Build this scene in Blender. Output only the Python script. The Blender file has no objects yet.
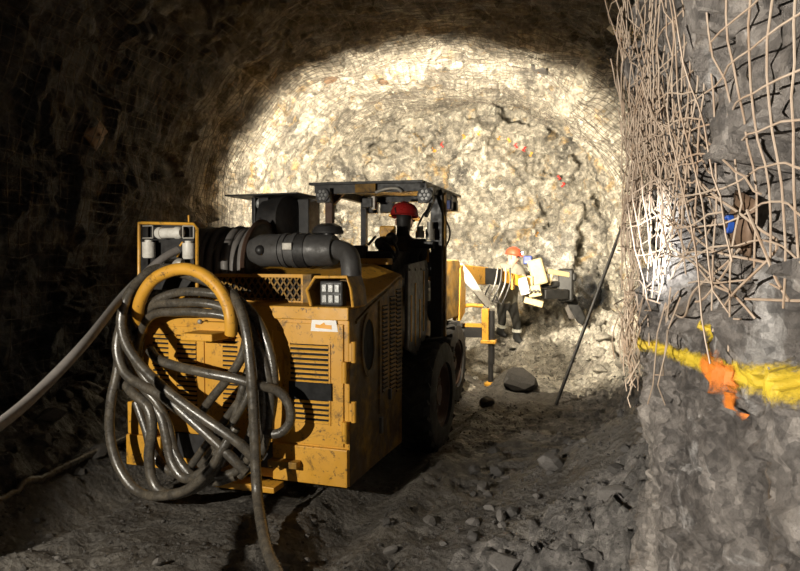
import bpy, math, random
import numpy as np
from mathutils import Vector, Matrix
C = bpy.context.scene.collection
random.seed(7)
PI = math.pi

# ------------------------------------------------------------------ camera
CAMZ = 1.7
YAW, PITCH, FOC = math.radians(10.06), math.radians(2.35), 620.0
cam = bpy.data.objects.new('camera', bpy.data.cameras.new('camera'))
C.objects.link(cam)
cam.data.sensor_fit = 'HORIZONTAL'
cam.data.sensor_width = 36.0
cam.data.lens = 36.0 * FOC / 800
cam.data.clip_start = 0.02
cam.location = (0, 0, CAMZ)
cam.rotation_euler = (PI / 2 - PITCH, 0, YAW)
bpy.context.scene.camera = cam

# survey helpers: turn a sight line and a distance into a point of the place
_sy, _cy, _sp, _cp = math.sin(YAW), math.cos(YAW), math.sin(PITCH), math.cos(PITCH)
def sight(u, v):
    a, b = (u - 400) / FOC, (285.5 - v) / FOC
    return Vector((-_sy * _cp + a * _cy - b * _sy * _sp, _cy * _cp + a * _sy + b * _cy * _sp, -_sp + b * _cp))
def atY(u, v, Y):
    d = sight(u, v); return Vector((0, 0, CAMZ)) + d * (Y / d.y)
def atX(u, v, X):
    d = sight(u, v); return Vector((0, 0, CAMZ)) + d * (X / d.x)
def atZ(u, v, Z):
    d = sight(u, v); return Vector((0, 0, CAMZ)) + d * ((Z - CAMZ) / d.z)
# the jumbo's own axes: x to its right, y forward, z up, from the ground below its tail
JO = Vector((-1.895, 4.075, 0)); JA = math.radians(-8.3)
JM = Matrix.Translation(JO) @ Matrix.Rotation(JA, 4, 'Z'); JI = JM.inverted()
_c = JI @ Vector((0, 0, CAMZ))
def L(u, v, y):
    d = JI.to_3x3() @ sight(u, v); return _c + d * ((y - _c.y) / d.y)

# ------------------------------------------------------------------ noise (numpy)
def _h(ix, iy, iz, s):
    n = (ix.astype(np.int64) * 374761393 + iy.astype(np.int64) * 668265263 + iz.astype(np.int64) * 2147483647 + s * 974634777) & 0xFFFFFFFF
    n = ((n ^ (n >> 13)) * 1274126177) & 0xFFFFFFFF
    n = ((n ^ (n >> 16)) * 2246822519) & 0xFFFFFFFF
    return ((n ^ (n >> 15)) & 0xFFFFFF) / float(0xFFFFFF)
def vnoise(P, s=0):
    I = np.floor(P); f = P - I; f = f * f * f * (f * (f * 6 - 15) + 10); I = I.astype(np.int64)
    r = 0
    for a in (0, 1):
        for b in (0, 1):
            for c in (0, 1):
                w = (f[:, 0] if a else 1 - f[:, 0]) * (f[:, 1] if b else 1 - f[:, 1]) * (f[:, 2] if c else 1 - f[:, 2])
                r = r + w * _h(I[:, 0] + a, I[:, 1] + b, I[:, 2] + c, s)
    return r * 2 - 1
def fbm(P, o=4, s=0):
    r = 0; a = 1.0
    for k in range(o):
        r = r + a * vnoise(P * (2.03 ** k) + 17.3 * k, s + k); a *= 0.5
    return r
def facet(P, s=0):
    """broken rock: each random cell is a tilted flat chip"""
    I = np.floor(P).astype(np.int64)
    best = np.full(len(P), 1e9); val = np.zeros(len(P))
    for a in (-1, 0, 1):
        for b in (-1, 0, 1):
            for c in (-1, 0, 1):
                x, y, z = I[:, 0] + a, I[:, 1] + b, I[:, 2] + c
                cx, cy, cz = x + _h(x, y, z, s), y + _h(x, y, z, s + 1), z + _h(x, y, z, s + 2)
                dx, dy, dz = P[:, 0] - cx, P[:, 1] - cy, P[:, 2] - cz
                d = dx * dx + dy * dy + dz * dz
                v = (_h(x, y, z, s + 3) - .5) * 1.0 + dx * (_h(x, y, z, s + 4) - .5) * 1.8 + dy * (_h(x, y, z, s + 5) - .5) * 1.8 + dz * (_h(x, y, z, s + 6) - .5) * 1.8
                m = d < best
                best[m] = d[m]; val[m] = v[m]
    return val
def sstep(a, b, x):
    t = np.clip((x - a) / (b - a), 0, 1); return t * t * (3 - 2 * t)

# ------------------------------------------------------------------ mesh builder
class MB:
    def __init__(s): s.v = []; s.f = []
    def add(s, vs, fs):
        o = len(s.v); s.v += [tuple(p) for p in vs]; s.f += [tuple(i + o for i in f) for f in fs]; return s
    def box(s, c, d, R=None):
        c = Vector(c); h = Vector(d) / 2
        vs = [Vector((sx * h.x, sy * h.y, sz * h.z)) for sx in (-1, 1) for sy in (-1, 1) for sz in (-1, 1)]
        if R is not None: vs = [R @ p for p in vs]
        return s.add([p + c for p in vs], [(0, 1, 3, 2), (4, 6, 7, 5), (0, 4, 5, 1), (2, 3, 7, 6), (0, 2, 6, 4), (1, 5, 7, 3)])
    def b2(s, lo, hi):
        return s.box([(a + b) / 2 for a, b in zip(lo, hi)], [abs(b - a) for a, b in zip(lo, hi)])
    def bar(s, p, q, w, h=None):
        p, q = Vector(p), Vector(q); z = (q - p); l = z.length; z.normalize()
        up = Vector((0, 0, 1)) if abs(z.z) < .95 else Vector((0, 1, 0))
        x = z.cross(up).normalized(); y = x.cross(z)
        return s.box((p + q) / 2, (w, h or w, l), Matrix((x, y, z)).transposed())
    def tube(s, path, r, n=8, close=False, rr=None, cap=True):
        path = [Vector(p) for p in path]; m = len(path)
        T = []
        for i in range(m):
            a = path[(i - 1) % m] if (close or i > 0) else path[0]
            b = path[(i + 1) % m] if (close or i < m - 1) else path[-1]
            t = (b - a); T.append(t.normalized() if t.length > 1e-9 else Vector((0, 0, 1)))
        u = T[0].orthogonal().normalized(); vs = []; 
        for i in range(m):
            u = (u - T[i] * u.dot(T[i])); u = u.normalized() if u.length > 1e-6 else T[i].orthogonal().normalized()
            w = T[i].cross(u); q = rr[i] if rr else r
            for k in range(n):
                a = 2 * PI * k / n; vs.append(path[i] + (u * math.cos(a) + w * math.sin(a)) * q)
        fs = []
        for i in range(m if close else m - 1):
            j = (i + 1) % m
            for k in range(n):
                l = (k + 1) % n; fs.append((i * n + k, i * n + l, j * n + l, j * n + k))
        if cap and not close:
            fs.append(tuple(range(n - 1, -1, -1))); fs.append(tuple((m - 1) * n + k for k in range(n)))
        return s.add(vs, fs)
    def cyl(s, p, q, r, n=20, r2=None):
        return s.tube([p, q], r, n, rr=[r, r if r2 is None else r2])
    def lathe(s, prof, p, axis, n=28, closed=False):
        """prof: (along, radius) pairs"""
        z = Vector(axis).normalized(); x = z.orthogonal().normalized(); y = z.cross(x); p = Vector(p); vs = []; fs = []
        m = len(prof)
        for (h, r) in prof:
            for k in range(n):
                a = 2 * PI * k / n; vs.append(p + z * h + (x * math.cos(a) + y * math.sin(a)) * max(r, 1e-4))
        for i in range(m if closed else m - 1):
            j = (i + 1) % m
            for k in range(n):
                l = (k + 1) % n; fs.append((i * n + k, i * n + l, j * n + l, j * n + k))
        if not closed:
            fs.append(tuple(range(n - 1, -1, -1))); fs.append(tuple((m - 1) * n + k for k in range(n)))
        return s.add(vs, fs)
    def ball(s, c, r, n=12, sc=(1, 1, 1)):
        c = Vector(c); vs = []; fs = []
        for i in range(n + 1):
            a = PI * i / n
            for k in range(2 * n):
                b = PI * k / n; vs.append(c + Vector((r * sc[0] * math.sin(a) * math.cos(b), r * sc[1] * math.sin(a) * math.sin(b), r * sc[2] * math.cos(a))))
        for i in range(n):
            for k in range(2 * n):
                l = (k + 1) % (2 * n); fs.append((i * 2 * n + k, (i + 1) * 2 * n + k, (i + 1) * 2 * n + l, i * 2 * n + l))
        return s.add(vs, fs)
    def prism(s, pts, off):
        """closed polygon pts pushed by vector off"""
        n = len(pts); off = Vector(off); a = [Vector(p) for p in pts]; b = [p + off for p in a]
        return s.add(a + b, [tuple(range(n - 1, -1, -1)), tuple(range(n, 2 * n))] + [(i, (i + 1) % n, n + (i + 1) % n, n + i) for i in range(n)])
    def build(s, name, m, parent=None, smooth=False, bevel=0, label=None):
        me = bpy.data.meshes.new(name); me.from_pydata(s.v, [], s.f); me.validate(); me.update()
        o = bpy.data.objects.new(name, me); C.objects.link(o)
        if m is not None: me.materials.append(m)
        import bmesh
        bm = bmesh.new(); bm.from_mesh(me); bmesh.ops.recalc_face_normals(bm, faces=bm.faces); bm.to_mesh(me); bm.free()
        if smooth:
            me.polygons.foreach_set('use_smooth', [True] * len(me.polygons))
            try: me.set_sharp_from_angle(angle=math.radians(smooth if smooth > 1 else 40))
            except Exception: pass
        if bevel:
            b = o.modifiers.new('bevel', 'BEVEL'); b.width = bevel; b.segments = 2; b.limit_method = 'ANGLE'
        if parent is not None: o.parent = parent
        if label: o['label'] = label
        return o
def spline(pts, step=.03):
    P = [Vector(p) for p in pts]; out = []
    Q = [P[0] * 2 - P[1]] + P + [P[-1] * 2 - P[-2]]
    for i in range(1, len(Q) - 2):
        a, b, c, d = Q[i - 1:i + 3]; n = max(2, int((c - b).length / step))
        for k in range(n):
            t = k / n
            out.append(.5 * ((2 * b) + (c - a) * t + (2 * a - 5 * b + 4 * c - d) * t * t + (3 * b - a - 3 * c + d) * t ** 3))
    return out + [P[-1]]
def tag(o, label, cat, group=None, kind=None):
    o['label'] = label; o['category'] = cat
    if group: o['group'] = group
    if kind: o['kind'] = kind
    return o
def thing(name, label, cat, loc=(0, 0, 0), rz=0, group=None):
    o = bpy.data.objects.new(name, None); C.objects.link(o); o.empty_display_size = .1
    o.location = loc; o.rotation_euler = (0, 0, rz)
    return tag(o, label, cat, group)
def copy_tree(o, parent=None):
    c = o.copy(); C.objects.link(c); c.parent = parent
    for ch in list(o.children): copy_tree(ch, c)
    return c
def grid_obj(name, P, m, kind=None):
    """P: (ni, nj, 3)"""
    ni, nj = P.shape[:2]; me = bpy.data.meshes.new(name)
    idx = np.arange(ni * nj).reshape(ni, nj)
    q = np.stack([idx[:-1, :-1], idx[1:, :-1], idx[1:, 1:], idx[:-1, 1:]], -1).reshape(-1, 4)
    me.vertices.add(ni * nj); me.vertices.foreach_set('co', P.reshape(-1).astype(np.float32))
    me.loops.add(q.size); me.loops.foreach_set('vertex_index', q.reshape(-1).astype(np.int32))
    me.polygons.add(len(q)); me.polygons.foreach_set('loop_start', (np.arange(len(q)) * 4).astype(np.int32))
    me.polygons.foreach_set('loop_total', np.full(len(q), 4, np.int32))
    me.update(calc_edges=True); me.validate()
    me.materials.append(m)
    o = bpy.data.objects.new(name, me); C.objects.link(o)
    if kind: o['kind'] = kind
    return o

# ------------------------------------------------------------------ materials
class N:
    def __init__(s, name):
        s.m = bpy.data.materials.new(name); s.m.use_nodes = True; s.t = s.m.node_tree; s.b = s.t.nodes['Principled BSDF']
        s.co = s.t.nodes.new('ShaderNodeTexCoord').outputs['Object']
    def node(s, k, **kw):
        n = s.t.nodes.new(k)
        for a, b in kw.items():
            if a in n.inputs.keys(): s.inp(n.inputs[a], b)
            else: setattr(n, a, b)
        return n
    def inp(s, i, v):
        if isinstance(v, bpy.types.NodeSocket): s.t.links.new(v, i)
        else: i.default_value = v
    def noise(s, sc, det=4, rough=.6, dist=0, co=None):
        n = s.node('ShaderNodeTexNoise'); s.inp(n.inputs['Vector'], co or s.co)
        n.inputs['Scale'].default_value = sc; n.inputs['Detail'].default_value = det; n.inputs['Roughness'].default_value = rough; n.inputs['Distortion'].default_value = dist
        return n.outputs['Fac']
    def voro(s, sc, feat='F1', out='Distance', co=None):
        n = s.node('ShaderNodeTexVoronoi', feature=feat); s.inp(n.inputs['Vector'], co or s.co); n.inputs['Scale'].default_value = sc
        return n.outputs[out]
    def ramp(s, f, stops):
        n = s.node('ShaderNodeValToRGB'); s.inp(n.inputs[0], f); e = n.color_ramp.elements
        while len(e) < len(stops): e.new(.5)
        for k, (p, c) in enumerate(stops):
            e[k].position = p; e[k].color = (c, c, c, 1) if isinstance(c, (int, float)) else (*c, 1)
        return n.outputs[0]
    def mix(s, f, a, b, mode='MIX'):
        n = s.node('ShaderNodeMix', data_type='RGBA', blend_type=mode)
        s.inp(n.inputs[0], f)
        for i, v in ((6, a), (7, b)): s.inp(n.inputs[i], (*v, 1) if isinstance(v, tuple) else v)
        return n.outputs[2]
    def math(s, op, a, b=0):
        n = s.node('ShaderNodeMath', operation=op); s.inp(n.inputs[0], a); s.inp(n.inputs[1], b); return n.outputs[0]
    def bump(s, h, st, dist=.01, prev=None):
        n = s.node('ShaderNodeBump'); s.inp(n.inputs['Height'], h); n.inputs['Strength'].default_value = st; n.inputs['Distance'].default_value = dist
        if prev: s.inp(n.inputs['Normal'], prev)
        return n.outputs[0]
    def out(s, col=None, rough=None, normal=None, metal=0, spec=None, **kw):
        if col is not None: s.inp(s.b.inputs['Base Color'], (*col, 1) if isinstance(col, tuple) else col)
        if rough is not None: s.inp(s.b.inputs['Roughness'], rough)
        if normal is not None: s.inp(s.b.inputs['Normal'], normal)
        s.b.inputs['Metallic'].default_value = metal
        if spec is not None: s.inp(s.b.inputs['Specular IOR Level'], spec)
        return s.m
def rock_mat(name, dark, mid, light, rust, wl=.60, rustamt=.62, rough=.75, fine=1.0, spec=.4, far=None):
    n = N(name)
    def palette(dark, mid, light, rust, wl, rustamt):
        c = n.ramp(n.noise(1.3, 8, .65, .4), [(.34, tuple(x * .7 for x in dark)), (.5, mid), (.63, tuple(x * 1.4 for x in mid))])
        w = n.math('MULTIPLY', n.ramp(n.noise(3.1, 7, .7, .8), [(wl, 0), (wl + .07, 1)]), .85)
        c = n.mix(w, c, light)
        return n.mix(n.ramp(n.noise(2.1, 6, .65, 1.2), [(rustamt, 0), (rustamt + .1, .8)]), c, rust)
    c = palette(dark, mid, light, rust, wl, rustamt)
    if far:                                              # dark where unlit, paled where floodlit: light and shade put into the rock colour
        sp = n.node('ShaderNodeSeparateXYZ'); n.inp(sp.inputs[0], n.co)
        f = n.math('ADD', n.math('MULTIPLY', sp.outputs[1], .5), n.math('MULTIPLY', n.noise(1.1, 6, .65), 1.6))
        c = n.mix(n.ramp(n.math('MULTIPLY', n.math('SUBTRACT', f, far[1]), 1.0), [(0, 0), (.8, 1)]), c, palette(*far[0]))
    v = n.voro(9, 'DISTANCE_TO_EDGE')
    c = n.mix(n.ramp(n.noise(14, 5, .7), [(.3, .55), (.62, 0)]), c, tuple(x * .35 for x in dark))
    k = n.ramp(n.voro(11 * fine, 'F1', 'Color'), [(.15, .68), (.85, 1.35)]); c = n.mix(1.0, c, k, 'MULTIPLY')
    k = n.ramp(n.voro(31 * fine, 'F1', 'Color'), [(.15, .75), (.85, 1.3)]); c = n.mix(1.0, c, k, 'MULTIPLY')
    b = n.bump(n.noise(6 * fine, 9, .75, .3), .9, .08)
    b = n.bump(n.ramp(n.voro(11 * fine, 'F1', 'Color'), [(0, 0), (1, 1)]), .5, .015, b)
    b = n.bump(n.noise(50 * fine, 6, .75), .8, .01, b)
    r = n.ramp(n.noise(5, 5, .6), [(.35, rough - .3), (.6, rough)])
    return n.out(c, r, b, 0, spec)
def plain(name, col, rough=.5, metal=0, dirt=.0, dirtcol=(.02, .017, .013), sc=6, bump=.15, spec=.5, lo=.45):
    n = N(name); c = (*col, 1)
    d = n.ramp(n.noise(sc, 8, .7, .3), [(lo, 0), (lo + .22, 1)])
    cc = n.mix(n.math('MULTIPLY', d, dirt), tuple(col), tuple(dirtcol)) if dirt else tuple(col)
    return n.out(cc, n.ramp(n.noise(sc * 2.3, 5), [(.3, max(.05, rough - .15)), (.7, min(1, rough + .2))]), n.bump(n.noise(sc * 7, 5, .7), bump, .004), metal, spec)
M = {}
PALE_LIT = ((.13, .12, .105), (.31, .285, .235), (.62, .59, .50), (.42, .28, .11), .56, .57)
M['rock'] = rock_mat('dark rock', (.020, .021, .023), (.040, .041, .044), (.12, .12, .122), (.06, .045, .032), wl=.64, rustamt=.68, far=(PALE_LIT, 3.9))  # left wall: shade in the near tone, floodlit tone further in
M['rock_near'] = rock_mat('grey rock', (.155, .135, .118), (.275, .245, .215), (.60, .57, .53), (.24, .16, .085), wl=.575, rustamt=.60, rough=.62, fine=1.5, spec=.5)
M['rock_face'] = rock_mat('pale rock face', (.13, .12, .105), (.31, .285, .235), (.62, .59, .50), (.42, .28, .11), wl=.56, rustamt=.57)
M['rock_roof'] = rock_mat('brown roof rock', (.030, .028, .026), (.065, .060, .052), (.17, .16, .14), (.10, .075, .045), wl=.64, far=(PALE_LIT, 4.3))  # roof colour likewise darkened where unlit and paled where lit
M['roof'] = rock_mat('tan roof rock', (.085, .075, .058), (.18, .158, .12), (.38, .34, .27), (.22, .155, .08), wl=.60, rustamt=.58)
def mud_mat():
    n = N('wet muck')
    c = n.ramp(n.noise(2.2, 8, .7, .5), [(.3, (.030, .026, .022)), (.52, (.078, .069, .058)), (.72, (.15, .135, .115))])
    c = n.mix(n.ramp(n.noise(24, 5, .7), [(.58, 0), (.7, .7)]), c, (.17, .16, .14))
    b = n.bump(n.noise(9, 8, .75, .2), .8, .05); b = n.bump(n.voro(26, 'F1'), .6, .02, b); b = n.bump(n.noise(70, 4, .7), .5, .008, b)
    return n.out(c, n.ramp(n.noise(4, 6, .6), [(.36, .28), (.6, .8)]), b, 0, .5)
M['mud'] = mud_mat()
M['rubble'] = rock_mat('dusty lit rubble', (.22, .20, .17), (.42, .39, .33), (.6, .57, .5), (.4, .32, .2), wl=.58, rustamt=.66, fine=1.6)  # dusty, and paled to stand for floodlit ground
M['stone'] = plain('loose stone', (.11, .10, .09), .8, 0, .6, (.045, .04, .034), 7, .6)
M['stone_dark'] = plain('dark stone', (.055, .05, .045), .75, 0, .6, (.03, .027, .023), 6, .6)
def yellow_mat():
    n = N('worn yellow paint')
    c = n.mix(n.ramp(n.noise(2.5, 6, .65), [(.35, 0), (.7, .55)]), (.62, .315, .032), (.40, .195, .022))
    c = n.mix(n.ramp(n.noise(7, 9, .78, .5), [(.55, 0), (.66, .85)]), c, (.050, .033, .018))
    c = n.mix(n.ramp(n.noise(22, 6, .75), [(.58, 0), (.65, .85)]), c, (.04, .028, .018))
    return n.out(c, n.ramp(n.noise(9, 5), [(.3, .36), (.7, .65)]), n.bump(n.noise(40, 5, .7), .12, .003), 0, .45)
M['yellow'] = yellow_mat()
M['yellow_dirty'] = plain('dirty yellow steel', (.36, .19, .024), .6, 0, .9, (.05, .035, .02), 4, .3, .3, .36)
M['black'] = plain('black steel', (.016, .015, .015), .5, 0, .5, (.045, .04, .035), 9, .2)
M['grey'] = plain('grimy grey steel', (.075, .072, .07), .5, .2, .6, (.03, .026, .022), 8, .3)
M['rubber'] = plain('rubber tyre', (.018, .017, .016), .8, 0, .7, (.06, .05, .04), 5, .5)
M['hose'] = plain('black rubber hose', (.050, .044, .036), .27, 0, .7, (.115, .096, .07), 14, .35, .8, .42)
M['cable'] = plain('dusty grey cable', (.16, .145, .135), .55, 0, .5, (.10, .09, .08), 20, .3)
M['wire'] = plain('rusty mesh wire', (.50, .40, .30), .6, .1, .6, (.30, .18, .10), 7, .2, .5, .42)
M['wire_dark'] = plain('dull mesh wire', (.075, .066, .056), .65, .2, .5, (.10, .06, .035), 5, .2)
M['plate'] = plain('rusty steel plate', (.16, .10, .06), .6, .3, .6, (.07, .045, .03), 12, .3)
M['galv'] = plain('dull galvanised steel', (.36, .34, .30), .5, .4, .5, (.15, .12, .09), 9, .2)
M['blue'] = plain('blue plastic', (.02, .09, .42), .4)
M['navy'] = plain('dark blue paint', (.03, .05, .20), .5, 0, .4)
M['white'] = plain('white enamel', (.62, .60, .55), .45, 0, .5, (.28, .25, .2), 14)
M['paper'] = plain('white sticker', (.78, .76, .72), .5, 0, .25, (.5, .45, .36), 20, .05)
M['orange'] = plain('orange print', (.75, .34, .03), .5)
M['red'] = plain('red paint', (.45, .022, .015), .4, 0, .3, (.2, .02, .01), 8)
M['hat'] = plain('red hard hat plastic', (.33, .018, .016), .35, 0, .15, (.2, .012, .01), 6, .05)
M['hat2'] = plain('orange red hard hat plastic', (.72, .07, .03), .35, 0, .1, (.4, .04, .02), 6, .05)
M['rust'] = plain('rusty brown steel', (.085, .045, .028), .7, 0, .5, (.04, .022, .015), 6)
M['dark'] = plain('unlit opening', (.004, .004, .004), .9)
M['skin'] = plain('skin', (.46, .27, .19), .55)
M['jacket'] = plain('olive work jacket', (.20, .19, .15), .85, 0, .5, (.11, .105, .08), 9, .4)
M['trousers'] = plain('dark work trousers', (.040, .040, .038), .85, 0, .4, (.08, .075, .06), 9, .4)
M['boots'] = plain('rubber boots', (.02, .02, .02), .5)
M['tape'] = plain('reflective tape', (.75, .75, .68), .35)
M['drill'] = plain('oily black steel', (.006, .006, .006), .45, 0, .3, (.02, .018, .015), 9, .2)
M['hair'] = plain('black hair', (.012, .010, .009), .7)
M['cream'] = plain('dusty cream paint', (.36, .28, .14), .6, 0, .5, (.22, .18, .12), 14)
M['dry_muck'] = rock_mat('dry muck', (.07, .064, .057), (.155, .142, .128), (.33, .31, .28), (.15, .13, .10), wl=.62, rustamt=.7, fine=1.6)
M['chrome'] = plain('polished ram', (.55, .53, .5), .2, .9)
M['led'] = plain('lamp reflector', (.20, .20, .195), .3, .2, .3, (.4, .4, .38), 40)
def glow(name, col, st):
    n = N(name); n.b.inputs['Emission Color'].default_value = (*col, 1); n.b.inputs['Emission Strength'].default_value = st
    return n.out((.8, .8, .8), .3)
M['lamp_on'] = glow('lit lamp lens', (1, .9, .72), 12)
M['cap_on'] = glow('lit cap lamp', (.75, .85, 1), 14)
def paint_mat(name, col):
    n = N(name)
    d = n.node('ShaderNodeAttribute', attribute_name='spray').outputs['Fac']
    f = n.math('ADD', n.math('MULTIPLY', n.noise(40, 7, .8), .9), n.math('MULTIPLY', d, -.5))
    n.inp(n.b.inputs['Alpha'], n.ramp(f, [(.0, 0), (.30, 1)]))
    return n.out(n.mix(n.noise(14, 5), col, tuple(min(1, x * 1.35) for x in col)), .6, n.bump(n.noise(60, 5, .7), .4, .006))
M['spray_y'] = paint_mat('yellow spray paint', (.52, .37, .025))
M['spray_o'] = paint_mat('orange spray paint', (.60, .17, .018))
# ================================================================== tunnel
XL, HW, APEX, YF = -3.85, 1.8, 4.55, 12.0
def xright(Y):
    return .63 + 1.22 * sstep(3.0, 4.4, Y) - .12 * sstep(8, 12, Y) + .3 * sstep(.6, -2, Y)
def base(p, Y):
    p = np.asarray(p, float); Y = np.asarray(Y, float)
    xr = xright(Y); xc = (xr + XL) / 2; a = (xr - XL) / 2
    z1 = -.2 + (HW + .2) * np.clip(p, 0, 1); z3 = HW - (HW + .2) * np.clip(p - 2, 0, 1)
    ph = np.clip(p - 1, 0, 1) * PI
    e = .82
    ax = np.sign(np.cos(ph)) * np.abs(np.cos(ph)) ** e; az = np.abs(np.sin(ph)) ** e
    x = np.where(p < 1, xr + .05 * np.sin(np.clip(p, 0, 1) * PI), np.where(p > 2, XL - .08 * np.sin(np.clip(p - 2, 0, 1) * PI), xc + a * ax))
    z = np.where(p < 1, z1, np.where(p > 2, z3, HW + (APEX - HW) * az))
    return np.stack([x, Y, z], -1)
def normal(p, Y):
    e = 4e-3
    dp = base(p + e, Y) - base(p - e, Y); dy = base(p, Y + e) - base(p, Y - e)
    n = np.cross(dy, dp); n /= np.linalg.norm(n, axis=-1, keepdims=True) + 1e-12
    mid = np.stack([(xright(Y) + XL) / 2, Y, np.full_like(Y, 1.8)], -1)
    s = np.sign(np.sum((mid - base(p, Y)) * n * np.array([1, .0, 1]), -1))
    return n * np.where(s == 0, 1, s)[..., None]
def lowdisp(P):
    return .10 * fbm(P * .75, 3, 3) + .11 * facet(P * np.array([1.5, 1.3, 1.7]), 11) * .55
def disp(P):
    Q = P + .12 * np.stack([vnoise(P * 2.2, 31), vnoise(P * 2.2, 32), vnoise(P * 2.2, 33)], -1)
    near = sstep(4.2, 3.2, P[:, 1]) * sstep(-.2, .3, P[:, 0])
    return lowdisp(P) * (1 - .45 * near) + (.085 - .03 * near + .06 * near * sstep(1.2, 1.8, P[:, 2])) * facet(Q * 3.1, 41) + .035 * facet(Q * 7.5, 51) + .014 * facet(Q * 17, 61) + .012 * fbm(P * 14, 3, 71)
def shell(ps, Ys):
    p, Y = np.meshgrid(ps, Ys, indexing='ij'); sh = p.shape; p = p.ravel(); Y = Y.ravel()
    B = base(p, Y); return (B + normal(p, Y) * disp(B)[:, None]).reshape(*sh, 3)
Yn = np.concatenate([np.arange(-2.4, .8, .14), np.arange(.8, 4.7, .019), np.arange(4.7, 12.41, .045)])
Yc = np.concatenate([np.arange(-2.4, 4, .1), np.arange(4, 12.41, .045)])
PR, PLF = 1.26, 1.74
pr = np.concatenate([np.linspace(0, 1, 118), np.linspace(1, PR, 72)[1:]])
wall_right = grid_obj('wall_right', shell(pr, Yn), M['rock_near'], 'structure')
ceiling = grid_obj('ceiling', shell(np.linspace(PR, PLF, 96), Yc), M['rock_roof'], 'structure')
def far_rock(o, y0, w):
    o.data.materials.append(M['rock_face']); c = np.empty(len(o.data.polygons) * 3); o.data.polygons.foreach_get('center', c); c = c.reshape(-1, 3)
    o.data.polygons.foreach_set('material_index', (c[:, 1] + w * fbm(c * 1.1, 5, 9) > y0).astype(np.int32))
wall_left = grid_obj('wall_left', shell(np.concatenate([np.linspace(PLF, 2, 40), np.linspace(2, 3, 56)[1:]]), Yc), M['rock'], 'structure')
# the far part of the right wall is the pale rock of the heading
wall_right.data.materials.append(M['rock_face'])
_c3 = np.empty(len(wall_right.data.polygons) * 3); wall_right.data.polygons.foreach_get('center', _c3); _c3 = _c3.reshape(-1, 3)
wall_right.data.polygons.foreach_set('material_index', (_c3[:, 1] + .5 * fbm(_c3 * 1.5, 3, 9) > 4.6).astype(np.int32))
# heading (the face being drilled)
fx, fz = np.meshgrid(np.arange(-4.5, 2.4, .042), np.arange(-.3, 5.1, .042), indexing='ij')
FB = np.stack([fx.ravel(), np.full(fx.size, YF), fz.ravel()], -1)
fd = .30 * fbm(FB * .8, 3, 81) + .24 * facet(FB * 1.5, 91) + .16 * facet(FB * 3.2, 95) + .06 * facet(FB * 7.5, 99) + .015 * fbm(FB * 14, 3, 79)
FB[:, 1] -= fd
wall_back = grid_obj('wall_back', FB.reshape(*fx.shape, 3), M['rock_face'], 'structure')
def face_y(x, z):
    i = np.argmin((FB[:, 0] - x) ** 2 + (FB[:, 2] - z) ** 2); return FB[i, 1]

def floor_z(x, Y):
    x = np.asarray(x, float); Y = np.asarray(Y, float); P = np.stack([x, Y, np.zeros_like(x)], -1)
    xr = xright(Y)
    z = .05 * fbm(P * 1.1, 4, 101)
    # tyre ruts of the jumbo
    lx = (x - JO.x) * math.cos(JA) + (Y - JO.y) * math.sin(JA)
    for c in (-.9, .9):
        z = z - .07 * np.exp(-((lx - c) / .17) ** 2) + .05 * np.exp(-((np.abs(lx - c) - .3) / .1) ** 2)
    z = z + .55 * sstep(XL + 1.0, XL + .05, x) ** 1.3                      # muck along the left wall
    z = z + .42 * sstep(.95, .0, xr - x) * sstep(2.8, 4.0, Y)                # muck along the right wall
    z = z + 1.05 * np.exp(-(((x - 1.5) / .95) ** 2 + ((Y - 4.5) / .95) ** 2))   # heap behind the corner
    z = z + .38 * sstep(9.3, 11.3, Y)                                       # rise to the heading
    z = z + .16 * np.exp(-(((x - .1) / .5) ** 2 + ((Y - 8.6) / .5) ** 2))
    rough = .5 + 1.3 * sstep(1.3, .2, xr - x) * sstep(2.6, 3.4, Y) + .8 * sstep(9, 11, Y) + .4 * sstep(XL + 1.1, XL + .4, x)
    calm = 1 - .75 * np.exp(-((lx / 1.25) ** 4 + ((Y - 6.3) / 2.6) ** 4))
    z = z + rough * calm * (.055 * facet(P * 3.2 + .3, 111) + .040 * facet(P * 7, 115) + .022 * facet(P * 15, 119) + .02 * fbm(P * 9, 3, 121))
    return z
gx = np.arange(-4.35, 2.35, .03); gy = np.concatenate([np.arange(-2.4, 1.4, .12), np.arange(1.4, 6, .024), np.arange(6, 12.4, .045)])
X_, Y_ = np.meshgrid(gx, gy, indexing='ij')
Z_ = floor_z(X_.ravel(), Y_.ravel()).reshape(X_.shape)
floor = grid_obj('floor', np.stack([X_, Y_, Z_], -1), M['mud'], 'structure')
floor.data.materials.append(M['rubble']); floor.data.materials.append(M['dry_muck'])
_c3 = np.empty(len(floor.data.polygons) * 3); floor.data.polygons.foreach_get('center', _c3); _c3 = _c3.reshape(-1, 3)
_n = fbm(_c3 * 1.8, 4, 19)
floor.data.polygons.foreach_set('material_index', np.where(_c3[:, 1] + .9 * _n > 8.3, 1, np.where((xright(_c3[:, 1]) - _c3[:, 0] + .7 * _n < 1.2) & (_c3[:, 1] > 2), 2, 0)).astype(np.int32))  # floor past the floodlit edge is coloured paler as lit ground
def gz(x, Y): return float(floor_z(np.array([x]), np.array([Y]))[0])

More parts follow.
